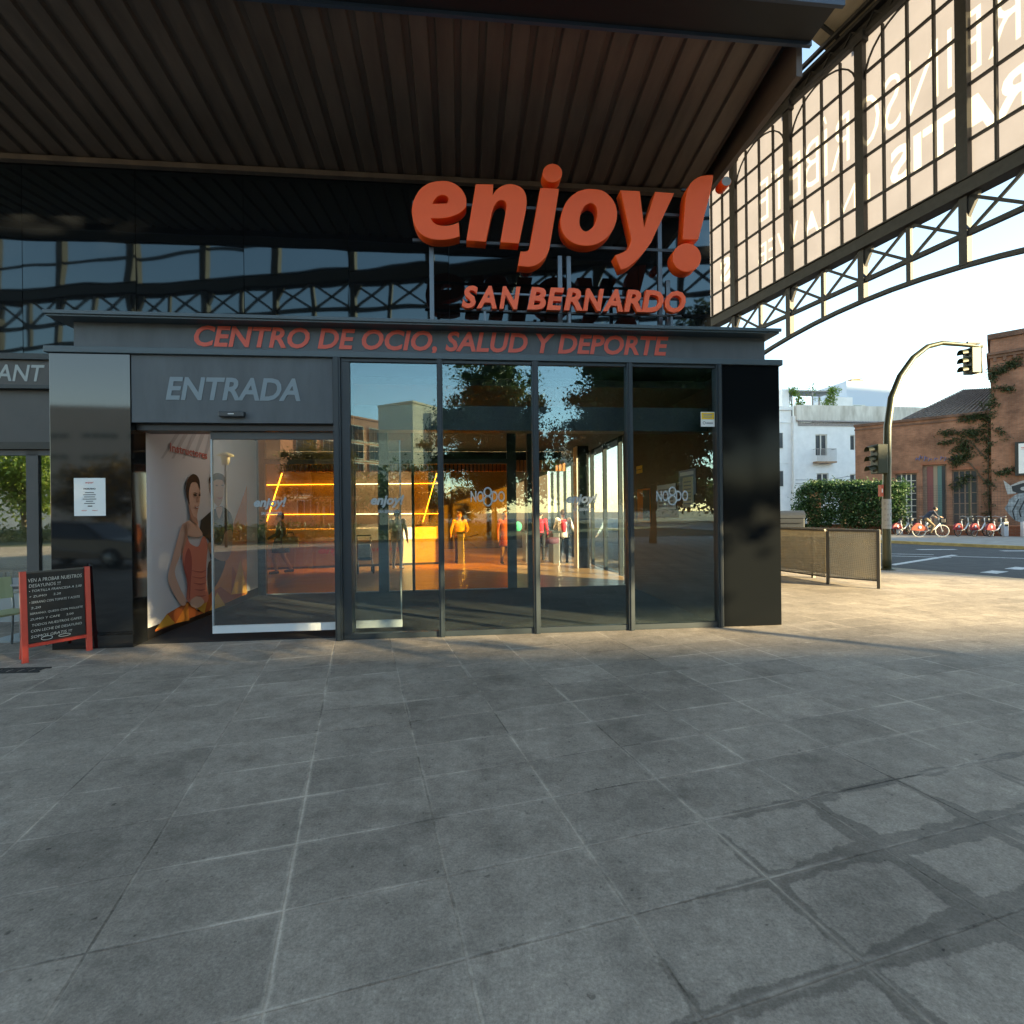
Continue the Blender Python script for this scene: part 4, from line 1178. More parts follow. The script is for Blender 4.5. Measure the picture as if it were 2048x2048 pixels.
def person(label, loc, rz, H, mats, pose=None, hair='hair_dark', long_hair=False, group='people in the lobby', face=True):
    """mats: skin, top, legs, shoes; faces -Y; x>0 is the person's left"""
    k = H/1.72
    J = dict(pel=(0,0,.92), che=(0,0,1.26), nek=(0,.0,1.45), hed=(0,-.015,1.60),
             ls=(.19,0,1.40), rs=(-.19,0,1.40), le=(.25,.02,1.12), re=(-.25,.02,1.12), lw=(.26,-.06,.88), rw=(-.26,-.06,.88),
             lh=(.095,0,.90), rh=(-.095,0,.90), lk=(.11,-.02,.49), rk=(-.11,-.02,.49), la=(.115,.02,.09), ra=(-.115,.02,.09))
    for q, p in (pose or {}).items(): J[q] = p
    V_ = {q: Vector(p)*k for q, p in J.items()}
    e = empty('person', loc, rz, label, 'person', group)
    P = []
    def cap(a, c, r1, r2, m): P.append((V_[a] if isinstance(a, str) else a, V_[c] if isinstance(c, str) else c, r1*k, r2*k, m))
    cap('pel', 'che', .135, .135, 1); cap('che', 'nek', .135, .055, 1)
    for s in 'lr':
        cap('che', s+'s', .10, .072, 1); cap(s+'s', s+'e', .062, .050, 1); cap(s+'e', s+'w', .048, .034, 1)
        cap('pel', s+'h', .125, .105, 2); cap(s+'h', s+'k', .098, .062, 2); cap(s+'k', s+'a', .060, .042, 2)
        f = V_[s+'a']; fw = Vector((0, -.17, -.045))*k
        cap(f+Vector((0, .02, -.03))*k, f+fw, .048, .038, 3)
        # hand: palm, four fingers of different length, thumb from its side
        w = V_[s+'w']; d = (w-V_[s+'e']).normalized()
        side = Vector((0, 1, 0)).cross(d)
        side = (side.normalized() if side.length > .1 else Vector((1, 0, 0)))
        fr = Vector((0, -1, 0)); fr = (fr-d*fr.dot(d)); fr = fr.normalized() if fr.length > .1 else Vector((1, 0, 0))
        palm = w+d*.075*k
        cap(w, palm, .030, .034, 0)
        for q, ln in ((-1.5, .062), (-.5, .078), (.5, .072), (1.5, .055)):
            a0 = palm+fr*q*.019*k+d*.015*k
            cap(a0, a0+d*ln*.55*k, .0105, .0100, 0); cap(a0+d*ln*.55*k, a0+d*ln*k+side*(-.02 if s == 'l' else .02)*k, .010, .009, 0)
        cap(w+d*.03*k+fr*.025*k, w+d*.075*k+fr*.06*k, .0125, .010, 0)
    cap('nek', 'hed', .052, .050, 0)
    h = V_['hed']
    P.append((h, h, .083*k, .094*k, 0))
    hd = (h-V_['nek']).normalized()
    P.append((h+Vector((0, -.085, -.015))*k, h+Vector((0, -.105, -.03))*k, .014*k, .017*k, 0))      # nose
    P.append((h+Vector((.082, .0, -.01))*k, h+Vector((.086, .01, -.03))*k, .013*k, .011*k, 0)); P.append((h+Vector((-.082, .0, -.01))*k, h+Vector((-.086, .01, -.03))*k, .013*k, .011*k, 0))
    P.append((h+Vector((-.022, -.082, -.06))*k, h+Vector((.022, -.082, -.06))*k, .009*k, .009*k, 4))  # mouth
    body('body', P, mats+[M['poster_lip']], e)
    b = MB()
    for s in (-1, 1): b.ball(h+Vector((s*.032, -.083, .012))*k, (.012*k, .008*k, .008*k), 8, 5)
    if face: b.build('eyes', M['ink'], e)
    b = MB(); b.ball(h+Vector((0, .020, .030))*k, (.094*k, .105*k, .100*k), 14, 9)
    if long_hair:
        b.tube([h+Vector((0, .05, .0))*k, h+Vector((0, .085, -.09))*k, h+Vector((0, .09, -.22))*k], [.085*k, .075*k, .045*k], 10)
    b.build('hair', M[hair], e)
    e['_k'] = k
    return e, V_, k
def drop(o):
    del o['_k']
# visitor in a dark coat and skirt, walking left of the counter
e, V_, k = person('person in a dark jacket and black skirt walking past the left end of the counter', (-6.15, 13.6, 0), R(-75), 1.64, [M['skin'], M['cloth_black'], M['skin'], M['cloth_black']],
    dict(lk=(.10,-.16,.50), la=(.10,-.10,.11), rk=(-.10,.06,.48), ra=(-.10,.26,.13), lw=(.22,-.28,1.02), le=(.25,-.05,1.14)))
MB().tube([(0,0,1.02*k), (0,0,.85*k), (0,0,.62*k)], [.16*k, .20*k, .24*k], 16).build('skirt', M['cloth_black'], e); drop(e)
bg = empty('shopping_bag', (-5.85, 13.5, .72), .3, 'pale grey bag carried by the person in the black skirt', 'bag', None)
MB().box(-.20, .20, -.05, .05, 0, .30).build('bag_body', M['cloth_silver'], bg, bevel=.03); MB().tube([(-.1,0,.30), (-.06,0,.40), (.06,0,.40), (.1,0,.30)], .010, 6).build('handle', M['cloth_black'], bg)
# man in the silver jacket with his back to us
e, V_, k = person('person in a silver tracksuit jacket standing with their back to us at the counter', (-3.27, 14.55, 0), R(172), 1.70, [M['skin'], M['cloth_silver'], M['cloth_silver'], M['shoe_white']],
    dict(le=(.27,-.06,1.14), lw=(.24,-.24,1.02), re=(-.27,.0,1.12), rw=(-.26,-.10,.90)))
MB().tube([(0,0,.86*k), (0,0,1.0*k), (0,0,1.25*k), (0,0,1.40*k)], [.175*k, .17*k, .19*k, .16*k], 16).build('jacket', M['cloth_silver'], e); drop(e)
# mustard jacket
e, V_, k = person('person in a mustard jacket and plum trousers standing beside the turnstile', (-1.66, 16.15, 0), R(20), 1.63, [M['skin'], M['cloth_mustard'], M['cloth_plum'], M['cloth_black']],
    dict(le=(.28,-.05,1.14), lw=(.20,-.24,1.10), re=(-.29,-.02,1.12), rw=(-.33,-.16,.98)), hair='hair_brown')
MB().tube([(0,0,.86*k), (0,0,1.05*k), (0,0,1.30*k)], [.19*k, .17*k, .175*k], 16).build('jacket', M['cloth_mustard'], e); drop(e)
e, V_, k = person('person in a long dark orange coat walking behind the lobby post', (-.20, 15.5, 0), R(15), 1.64, [M['skin'], M['cloth_orange'], M['cloth_khaki'], M['cloth_black']],
    dict(lk=(.10,-.12,.50), la=(.10,-.10,.10), ra=(-.10,.16,.11)), hair='hair_brown', long_hair=True)
MB().tube([(0,0,.62*k), (0,0,.95*k), (0,0,1.30*k)], [.21*k, .17*k, .17*k], 16).build('coat', M['cloth_orange'], e); drop(e)
e, V_, k = person('person with a red backpack at the turnstiles', (.92, 16.9, 0), R(165), 1.62, [M['skin_pale'], M['cloth_red'], M['cloth_black'], M['cloth_black']], hair='hair_dark')
MB().box(-.16*k, .16*k, .12*k, .28*k, 1.02*k, 1.42*k).build('backpack', M['cloth_red'], e, bevel=.05); drop(e)
e, V_, k = person('person in a white and red top and black leggings, back turned to us', (1.58, 15.85, 0), R(168), 1.66, [M['skin_pale'], M['cloth_white'], M['cloth_black'], M['cloth_black']],
    dict(re=(-.30,-.04,1.14), rw=(-.40,-.12,.94), le=(.27,.0,1.13), lw=(.24,-.14,.93)), hair='hair_brown')
MB().tube([(0,0,.84*k), (0,0,1.05*k), (0,0,1.32*k)], [.20*k, .17*k, .18*k], 16).build('top', M['cloth_white'], e)
MB().tube([(-.03*k,.12*k,1.0*k), (-.03*k,.13*k,1.2*k), (-.02*k,.10*k,1.38*k)], [.075*k, .095*k, .08*k], 12).build('red_panel', M['cloth_red'], e); drop(e)
tb = empty('gym_bag', (1.22, 15.65, .62), .1, 'dark gym bag hanging beside the person in the white and red top', 'bag')
MB().tube([(-.2,0,.1), (.0,0,.09), (.2,0,.1)], [.09,.11,.09], 12).build('bag_body', M['cloth_plum'], tb); MB().tube([(-.17,0,.18), (-.05,0,.42), (.08,0,.42), (.18,0,.18)], .011, 6).build('strap', M['cloth_black'], tb)
gb_ = empty('green_bag', (.18, 16.2, 1.0), .1, 'small green bag resting by the middle turnstile', 'bag')
MB().ball((0,0,.14), (.13,.07,.16), 12, 8).build('bag_body', M['cloth_green'], gb_); MB().tube([(-.05,0,.28), (0,0,.35), (.05,0,.28)], .008, 6).build('handle', M['cloth_black'], gb_)
# pushchair
pc = empty('pushchair', (-3.95, 13.7, 0), R(20), 'small folding pushchair parked left of the person in silver', 'pushchair')
MB().box(-.16, .16, -.18, .16, .36, .42).build('seat', M['cloth_navy'], pc, bevel=.02); MB().box(-.16, .16, .14, .19, .40, .78).build('backrest', M['cloth_silver'], pc, bevel=.02)
for s in (-1, 1):
    MB().tube([(s*.18, .34, 1.0), (s*.18, .15, .55), (s*.18, -.25, .13)], .014, 8).build('frame_tube', M['chrome'], pc); MB().tube([(s*.18, -.15, .40), (s*.18, .22, .13)], .014, 8).build('frame_tube', M['chrome'], pc)
    for y_ in (-.25, .22):
        MB().tube([(s*.20, y_+.10*math.cos(a*math.pi/8), .125+.10*math.sin(a*math.pi/8)) for a in range(16)], .022, 6, closed=True).build('wheel', M['rubber'], pc)
MB().tube([(-.18, .34, 1.0), (.18, .34, 1.0)], .016, 8).build('handle', M['rubber'], pc)
# ---------------------------------------------------------------- vegetation helpers
def leaf_quads(c, n, spread, size, flat=1.0):
    p = c+rng.normal(0, 1, (n, 3))*spread
    a = rng.normal(0, 1, (n, 3)); a /= np.linalg.norm(a, axis=1)[:, None]
    r = rng.normal(0, 1, (n, 3)); b_ = np.cross(a, r); b_ /= np.linalg.norm(b_, axis=1)[:, None]
    s = size*rng.uniform(.6, 1.3, (n, 1)); a = a*s; b_ = b_*s*.55
    return np.stack([p-a, p-b_*.9+a*.1, p+a, p+b_*.9+a*.1], 1)
def leaf_object(name, quads, m, parent=None, **kw):
    v = np.concatenate(quads).reshape(-1, 3); f = np.arange(len(v)).reshape(-1, 4)
    return raw(name, v, f, m, parent, **kw)
def tree(label, loc, H, zlo, rad, m, clumps=90, per=70, size=.16, trunk=.16, group=None, flatness=1.0, seed=1, spread=.42):
    global rng
    rng = np.random.default_rng(seed)
    e = empty('street_tree', (loc[0], loc[1], 0), 0, label, 'tree', group)
    mid = (zlo+H)/2; rz = (H-zlo)/2
    qs = []; cs = []
    while len(cs) < clumps:
        p = rng.uniform(-1, 1, 3)
        l = np.linalg.norm(p)
        if l > 1 or l < .30: continue
        w = .82+.30*math.sin(3.1*math.atan2(p[1], p[0])+seed)+.16*math.sin(5*p[2]+seed)
        c = np.array([p[0]*rad*w, p[1]*rad*w, mid+p[2]*rz*min(1.05, w+.1)])
        cs.append(c)
        qs.append(leaf_quads(c, per, np.array([spread, spread, spread*.75])*rng.uniform(.6, 1.3), size))
        if size < .1: qs.append(leaf_quads(c, per//6, np.array([spread, spread, spread*.7])*.55, size*2.6))
    tb_ = MB()
    tb_.tube([(0,0,0), (.05,.02,zlo*.5), (-.03,.04,zlo+.3), (.04,0,mid)], [trunk*1.25, trunk, trunk*.85, trunk*.45], 10)
    for c in cs[::max(1, clumps//26)]:
        s = Vector((0, 0, zlo+.2+(mid-zlo)*rng.uniform(.0, .8))); t_ = Vector(c)
        tb_.tube([s, s.lerp(t_, .5)+Vector((0, 0, .25)), t_], [trunk*.38, trunk*.22, .02], 6)
    tb_.build('trunk', M['bark'], e)
    leaf_object('crown', qs, m, e)
    return e

# ---------------------------------------------------------------- mesh fence, traffic light
def mesh_mat(name):
    m, N, L, B = newmat(name)
    tc = N.new('ShaderNodeTexCoord'); sx = N.new('ShaderNodeSeparateXYZ'); L.new(tc.outputs['Object'], sx.inputs[0])
    t = N.new('ShaderNodeTexNoise'); t.inputs['Scale'].default_value = 3.0; L.new(tc.outputs['Object'], t.inputs['Vector'])
    sp_ = math_node(N, L, 'ADD', sx.outputs[0], sx.outputs[2]); sm_ = math_node(N, L, 'SUBTRACT', sx.outputs[0], sx.outputs[2])
    dm = math_node(N, L, 'MULTIPLY', math_node(N, L, 'SINE', math_node(N, L, 'MULTIPLY', sp_, 95.0)), math_node(N, L, 'SINE', math_node(N, L, 'MULTIPLY', sm_, 80.0)))
    h = math_node(N, L, 'MULTIPLY_ADD', dm, .30, math_node(N, L, 'MULTIPLY_ADD', t.outputs['Fac'], .45, .10), clamp=True)      # open share of a very fine expanded mesh
    B.inputs['Base Color'].default_value = (.52, .46, .34, 1); B.inputs['Roughness'].default_value = .6
    tp = N.new('ShaderNodeBsdfTransparent'); mx = N.new('ShaderNodeMixShader')
    L.new(h, mx.inputs[0]); L.new(B.outputs[0], mx.inputs[1]); L.new(tp.outputs[0], mx.inputs[2]); L.new(mx.outputs[0], N['Material Output'].inputs[0])
    M[name] = m
mesh_mat('perforated')
def fence(label, p, q, posts=(0, 1)):
    p = Vector((*p, 0)); q = Vector((*q, 0)); d = q-p
    e = empty('mesh_fence', p, math.atan2(d.y, d.x), label, 'fence', 'mesh fences beside the road')
    L_ = d.length
    MB().box(0, L_, -.002, .002, .17, 1.12).build('mesh_panel', M['perforated'], e)
    MB().box(0, L_, -.025, .025, 1.121, 1.165).build('top_rail', M['fence_metal'], e); MB().box(0, L_, -.012, .012, .14, .169).build('bottom_rail', M['fence_metal'], e)
    for t in posts: MB().box(L_*t-.028, L_*t+.028, -.034, .034, 0, 1.12).build('post', M['fence_metal'], e)
    return e
fence('short mesh fence panel ending beside the traffic light pole', (6.672, 10.83), (7.29, 10.15), (.0, .97))
fence('long mesh fence panel running back behind the black pillar', (6.65, 10.885), (5.9, 13.4), (.72,))
fence('rear mesh fence panel behind the front one, towards the road', (7.35, 10.25), (6.6, 13.5), (.5, .99))
tp_ = empty('traffic_light', (9.72, 13.3, 0), 0, 'green traffic light pole with an arched arm over the road', 'traffic light')
path = [(0,0,0), (0,0,1.2), (.03,0,2.5), (.06,0,3.72), (.17,0,4.46), (.40,0,5.02), (.75,0,5.50), (1.12,0,5.78), (1.50,0,5.87), (2.04,0,5.82), (2.53,0,5.76)]
path = [(p.x, 0, p.z) for p in [Vector(a).lerp(Vector(b_), t/4) for a, b_ in zip(path, path[1:]) for t in range(4)]]+[path[-1]]
MB().tube(path, [.105-.06*i/len(path) for i in range(len(path))], 14).build('pole', M['pole_green'], tp_)
MB().tube([(0,0,0), (0,0,.03)], .19, 14).build('base_plate', M['pole_green'], tp_)
def head(parent, x, z, w=.24, h=.72):
    hd = MB().box(x-w/2, x+w/2, -.14, .14, z-h, z).build('signal_head', M['signal_green'], parent, bevel=.015)
    for k in range(3):
        zc = z-h*(k+.5)/3
        MB().tube([(x-w/2-.003, 0, zc), (x-w/2-.008, 0, zc)], .085, 14).build('lens', M['signal_black'], hd)
        b = MB(); vs = []; fs = []
        for j in range(11):
            a = math.pi*(j/10)*1.15-.24
            for xx, rr in ((x-w/2, .10), (x-w/2-.19, .10), (x-w/2, .092), (x-w/2-.17, .092)): vs.append((xx, math.cos(a)*rr, zc+math.sin(a)*rr-(.03 if xx < x-w/2-.1 else 0)))
        for j in range(10):
            q = 4*j; fs += [(q, q+4, q+5, q+1), (q+2, q+3, q+7, q+6)]
        b.add(vs, fs, True).build('visor', M['signal_green'], hd)
    return hd
head(tp_, 2.27, 5.72, .24, .66)
b = MB(); b.tube([(2.50, 0, 5.76), (2.52, 0, 5.08)], .022, 8); b.bar((2.27, 0, 5.06), (2.53, 0, 5.06), .03); b.box(2.15, 2.50, -.03, .03, 5.84, 5.90); b.build('bracket', M['signal_black'], tp_)
head(tp_, -.17, 3.25, .26, .76)
MB().bar((-.1, 0, 3.1), (.03, 0, 3.1), .05).build('bracket', M['pole_green'], tp_); MB().bar((-.1, 0, 2.62), (.03, 0, 2.62), .05).build('bracket', M['pole_green'], tp_)
b = MB(); b.box(-.17, -.10, -.05, .05, 1.90, 2.20); b.build('push_plate', M['plate_red'], tp_); MB().box(-.15, -.12, -.056, -.051, 2.0, 2.1).build('plate_mark', M['paper'], tp_)
fl = empty('flyers', (9.72, 13.3, 0), 0, 'torn white flyers pasted round the traffic light pole', 'flyers')
b = MB(); b.tube([(.006,0,1.06), (.012,0,1.83)], [.107, .104], 14, cap=False); b.build('paper_wrap', M['graffiti_white'], fl)
b = MB()
for k in range(5):
    z = 1.12+.14*k
    for j in range(5):
        a = -2.6+.55*j+rng.uniform(-.1, .1); h_ = rng.uniform(.02, .08)
        v = [(.009+.1095*math.cos(a+t), .1095*math.sin(a+t), z+zz) for t, zz in ((0, 0), (.35, .01), (.35, h_), (0, h_))]
        b.quad(*v)
b.build('print', M['ink_grey'], fl)

# ---------------------------------------------------------------- across the road
WD = Vector((.716, -.698, 0)); WN = Vector((.698, .716, 0)); W0 = Vector((23.1, 31.2, 0))
def WPT(k, back=0.0): return W0+WD*k+WN*back
lw = empty('low_brick_wall', W0, math.atan2(WD.y, WD.x), 'low red brick wall along the far pavement behind the parked bicycles', 'wall')
MB().box(-7.5, 14, 0, .3, 0, .50).build('wall', M['brick_low'], lw); MB().box(-7.5, 14, -.03, .33, .501, .57).build('coping', M['brick_low'], lw)
wf = empty('wire_fence', WPT(0, .45), math.atan2(WD.y, WD.x), 'tall thin wire fence on green posts in front of the brick building', 'fence')
for x in (3.55, 6.05, 8.4): MB().box(x-.04, x+.04, -.04, .04, .0, 2.95).build('post', M['pole_green'], wf)
b = MB()
for k in range(17): b.box(.8, 14, -.004, .004, .62+.14*k, .628+.14*k)
for k in range(100): b.box(.8+.13*k, .806+.13*k, -.009, -.004, .6, 2.9)
b.build('wire_mesh', M['bike_black'], wf)
hq = []
for k in range(680):
    t = rng.uniform(-5.1, .6); hgt = 3.15-.25*((t+5.1)/5.7)+rng.normal(0, .08)-(.5*max(0, -t-4.4)/.7)
    z = rng.uniform(.45, hgt); front = -.35-.35*math.sin(math.pi*min(1, (z/hgt)))+rng.normal(0, .1)
    if rng.random() < .3: z = hgt; front = rng.uniform(-.5, 1.2)
    c = WPT(t, front+.45); hq.append(leaf_quads(np.array([c.x, c.y, z]), 34, np.array([.20, .20, .17]), .085))
hd = empty('hedge', WPT(-2.2, .4), 0, 'dense dark green hedge spilling over the low brick wall', 'hedge')
o = leaf_object('foliage', hq, M['leaf_hedge'], hd); o.matrix_parent_inverse = Matrix.Translation(-hd.location)
b = MB()
for k in range(6):
    c = WPT(-4.6+k, .6)-hd.location; b.tube([(c.x, c.y, 0), (c.x+.1, c.y, 1.2), (c.x-.1, c.y+.1, 2.3)], [.06, .045, .02], 6)
b.build('stem', M['bark'], hd)
for k, u_ in enumerate((.590, .655, .712)):
    Y_ = 39.0; bp_ = empty('gate_pillar', (u_*Y_, Y_, 0), -.4, ('brick gate pillar with a pointed cap, leftmost above the hedge', 'brick gate pillar with a pointed cap, middle one above the hedge', 'brick gate pillar with a pointed cap, right next to the brick building')[k], 'pillar', 'gate pillars behind the hedge')
    MB().box(-.42, .42, -.42, .42, 0, 3.2).build('shaft', M['brick_dark'], bp_)
    b = MB(); b.box(-.52, .52, -.52, .52, 3.2, 3.34); b.add([(-.52,-.52,3.34), (.52,-.52,3.34), (.52,.52,3.34), (-.52,.52,3.34), (0,0,3.78)], [(0,1,4), (1,2,4), (2,3,4), (3,0,4)]); b.build('cap', M['brick_dark'], bp_)
bn = empty('recycling_bin', (16.75, 31.0, 0), -.3, 'grey street recycling container beside the hedge', 'bin')
b = MB(); b.box(-.75, .75, -.5, .5, .06, 1.05); b.build('bin_body', M['bin_grey'], bn, bevel=.05)
b = MB(); vs = []
for s in (-.80, .80):
    for j in range(9):
        a = math.pi*j/8; vs.append((s, -.54*math.cos(a), 1.06+.44*math.sin(a)))
b.add(vs, [(j, 9+j, 10+j, j+1) for j in range(8)]+[tuple(range(8, -1, -1)), tuple(range(9, 18)), (0, 8, 17, 9)], False).build('lid', M['bin_grey'], bn)
MB().box(-.6, .6, -.56, -.50, .75, .80).build('handle', M['bike_black'], bn)

# brick building with tower
bb = empty('brick_building', (28.2, 42.0, 0), math.atan2(-.689, .725), 'old red brick building with tall doors, hipped tile roof and a corniced tower', 'building')
def wall_with_openings(mb, x0, x1, z0, z1, y0, y1, ops):
    xs_ = sorted({x0, x1, *[o[0] for o in ops], *[o[1] for o in ops]})
    for a, c in zip(xs_, xs_[1:]):
        zs = [(o[2], o[3]) for o in ops if o[0] <= a+1e-6 and o[1] >= c-1e-6]
        z = z0
        for (p, q) in sorted(zs):
            if p > z: mb.box(a, c, y0, y1, z, p)
            z = q
        if z < z1: mb.box(a, c, y0, y1, z, z1)
ops = [(2.64, 3.98, .3, 4.27), (4.31, 5.71, .1, 4.82), (6.02, 7.43, .3, 4.33)]
b = MB(); wall_with_openings(b, 0, 8.15, 0, 8.25, 0, .45, ops); b.box(0, .45, .451, 12, 0, 8.25); b.build('wall', M['brick'], bb)
b = MB(); b.box(-.08, 8.15, -.10, .5, 8.251, 8.45); b.box(-.04, 8.15, -.05, -.001, 7.95, 8.06); b.build('coping', M['brick_dark'], bb)
MB().box(.46, 8.15, .9, 1.0, 0, 5.2).build('inner_wall', M['jamb_black'], bb)
for k, (x0, x1, z0, z1) in enumerate(ops):
    f = MB(); f.box(x0+.001, x0+.08, .18, .28, z0, z1); f.box(x1-.08, x1-.001, .18, .28, z0, z1); f.box(x0+.08, x1-.08, .18, .28, z1-.10, z1-.001)
    fo = f.build('door_frame', M['door_wood'], bb)
    if k == 0:
        g_ = MB(); g_.box(x0+.08, x1-.08, .22, .24, z0, z1-.1); g_.build('door_glass', M['window_dark'], fo)
        g_ = MB()
        for i in range(1, 4): xx = x0+.08+(x1-x0-.16)*i/4; g_.box(xx-.035, xx+.035, .19, .219, z0, z1-.1)
        for i in range(1, 8): zz = z0+(z1-z0-.1)*i/8; g_.box(x0+.08, x1-.08, .195, .218, zz-.025, zz+.025)
        g_.build('glazing_bar', M['window_frame_white'], fo)
        g_ = MB(); 
        for i in range(14): g_.box(x0+.12+rng.uniform(0, 1), x0+.2+rng.uniform(.05, 1.05), .2175, .2185, z0+.2+i*.26, z0+.3+i*.26)
    elif k == 1:
        w = (x1-x0-.16); xx = x0+.08
        for fr, mm in ((.14, 'door_wood'), (.30, 'door_red'), (.20, 'door_beige'), (.20, 'door_teal'), (.16, 'window_dark')):
            MB().box(xx, xx+w*fr-.01, .20, .25, z0, z1-.1).build('door_leaf', M[mm], fo); xx += w*fr
    else:
        MB().box(x0+.08, x1-.08, .22, .24, z0, z1-.1).build('door_glass', M['window_dark'], fo)
        g_ = MB()
        for i in range(1, 4): xx = x0+.08+(x1-x0-.16)*i/4; g_.box(xx-.04, xx+.04, .19, .219, z0, z1-.1)
        for i in range(1, 5): zz = z0+(z1-z0-.1)*i/5; g_.box(x0+.08, x1-.08, .195, .218, zz-.03, zz+.03)
        g_.build('glazing_bar', M['door_wood'], fo)
    MB().box(x0-.12, x1+.12, -.03, .0-.001, z1+.02, z1+.22).build('lintel_trim', M['brick_low'], bb)
b = MB(); A = (6.5, 6.1, 11.2); b.add([(3.1,.05,8.46), (9.6,.05,8.46), (9.6,12,8.46), (3.1,12,8.46), A, (9.6, 6.1, 10.9)], [(0,1,5,4), (2,3,4,5), (3,0,4)])
b.build('roof', M['old_roof'], bb)
b = MB()
for j in range(22):
    t = j/22
    b.bar((3.1+6.5*t, .05, 8.50), (6.5+3.1*t, 6.05, 11.24-.3*t), .07, .05)
for j in range(1, 16):
    t = j/16; p = Vector((3.1, .05, 8.48)).lerp(Vector(A), t); q = Vector((9.6, .05, 8.48)).lerp(Vector((9.6, 6.1, 10.9)), t); b.bar(p, q, .03, .05)
b.build('roof_tile', M['old_roof'], bb)
b = MB(); b.box(8.151, 16, -.35, 9, 0, 13.4); b.build('tower', M['brick'], bb)
b = MB(); b.box(7.95, 16.2, -.62, 9.2, 12.25, 12.42); b.box(8.05, 16.1, -.50, 9.1, 12.05, 12.249); b.box(8.1, 16.05, -.42, 9.05, 11.2, 11.38); b.box(8.0, 16.1, -.48, 9.1, 13.401, 13.75)
x = 8.3
while x < 13: b.box(x, x+.16, -.48, -.351, 11.78, 12.049); x += .5
b.build('cornice', M['brick_dark'], bb)
bo = empty('billboard', (28.2+.725*9.33, 42-.689*9.33, 0), math.atan2(-.689, .725), 'black framed white billboard on the brick tower, cut by the right edge', 'billboard')
MB().box(0, 2.6, -.62, -.36, 3.72, 6.02).build('frame', M['signal_black'], bo); MB().box(.18, 2.5, -.64, -.622, 3.86, 5.90).build('panel', M['paper'], bo)
b = MB(); b.box(.3, .7, -.645, -.6405, 5.6, 5.64); b.box(.3, .65, -.645, -.6405, 5.5, 5.53); b.build('print', M['ink_red'], bo)
gf = empty('graffiti', (28.2, 42.0, 0), math.atan2(-.689, .725), 'grey and white spray-painted graffiti low on the brick tower', 'graffiti')
def splat(cx, cz_, rx, rz_, y, jag, n=22, seed=1):
    r_ = random.Random(seed); return [(cx+rx*math.cos(a)*(1+jag*r_.uniform(-1, 1)), cz_+rz_*math.sin(a)*(1+jag*r_.uniform(-1, 1))) for a in [2*math.pi*k/n for k in range(n)]]
MB().poly(splat(10.2, 1.5, 1.35, 1.15, 0, .05), -.354).build('paint', M['graffiti_grey'], gf)
b = MB()
b.poly([(8.75,3.45), (8.95,2.45), (9.35,2.5), (9.6,3.0), (10.2,3.15), (10.9,3.0), (11.2,3.4), (10.3,3.55), (9.5,3.3), (9.1,3.05)], -.357)
b.build('paint', M['graffiti_white'], gf)
b = MB(); b.poly([(9.15,3.0), (9.7,3.2), (10.5,3.2), (11.0,3.1), (10.9,2.75), (10.2,2.6), (9.5,2.5), (9.2,2.65)], -.360)
for k in range(7): b.tube([(9.3+.3*k, -.36, .7+.2*(k % 3)), (9.2+.32*k, -.36, 1.3), (9.5+.28*k, -.36, 2.1-.1*(k % 2))], .035, 5)
b.build('paint', M['graffiti_black'], gf)
b = MB()
for cx_ in (9.75, 10.4): b.poly(splat(cx_, 2.82, .17, .13, 0, .03, 14), -.363)
b.build('paint', M['graffiti_white'], gf)
g2 = empty('graffiti', (28.2, 42.0, 0), math.atan2(-.689, .725), 'blue scrawled graffiti on the brick wall above the coloured door', 'graffiti')
b = MB(); x = 3.9
for k in range(11):
    h = rng.uniform(.15, .4); z = 5.25+rng.uniform(-.06, .06)-.03*k
    b.tube([(x, -.012, z), (x+.07, -.012, z+h), (x+.14, -.012, z+h*.3), (x+.2, -.012, z+h*.75)], .028, 5); x += rng.uniform(.2, .36)
b.build('paint', M['graffiti_blue'], g2)
iv = empty('ivy', (28.2, 42.0, 0), math.atan2(-.689, .725), 'dark green ivy climbing the corner between the brick wall and the tower', 'ivy')
iq = []
def ivy(x0, z0, x1, z1, n, w, y=-.10):
    for k in range(int(n*.72)):
        t = rng.random(); x_ = x0+(x1-x0)*t+rng.normal(0, w); z_ = z0+(z1-z0)*t+rng.normal(0, w*.7)
        yy = y if x_ < 8.1 else y-.36
        iq.append(leaf_quads(np.array([x_, yy, z_]), 16, np.array([.13, .05, .11]), .075))
ivy(8.0, .6, 8.0, 8.2, 70, .12); ivy(6.4, 5.6, 7.7, 7.2, 70, .30); ivy(5.4, 7.1, 7.6, 7.0, 40, .12); ivy(6.0, 4.9, 7.2, 5.4, 60, .22); ivy(5.2, 6.3, 6.4, 6.6, 14, .06); ivy(7.8, 7.6, 8.1, 9.0, 40, .25)
ivy(8.3, 10.8, 9.6, 11.6, 50, .16); ivy(8.2, 8.6, 8.3, 11.6, 34, .12); ivy(8.5, 9.9, 9.5, 9.6, 16, .06); ivy(8.5, 3.9, 9.5, 4.2, 22, .10); ivy(7.0, 4.0, 6.1, 3.0, 30, .18); ivy(8.5, 7.0, 9.0, 6.2, 10, .05); ivy(6.6, 8.0, 7.9, 8.2, 34, .14)
leaf_object('leaves', iq, M['leaf_ivy'], iv)
b = MB()
for p in ([(8.0,-.05,0), (7.97,-.05,4), (8.02,-.05,8)], [(7.9,-.05,5), (7.0,-.05,6.4), (5.4,-.05,7.0)], [(8.0,-.05,3), (7,-.05,4.8), (5.6,-.05,5.2)]): b.tube(p, [.06,.04,.02], 6)
b.build('stem', M['bark'], iv)

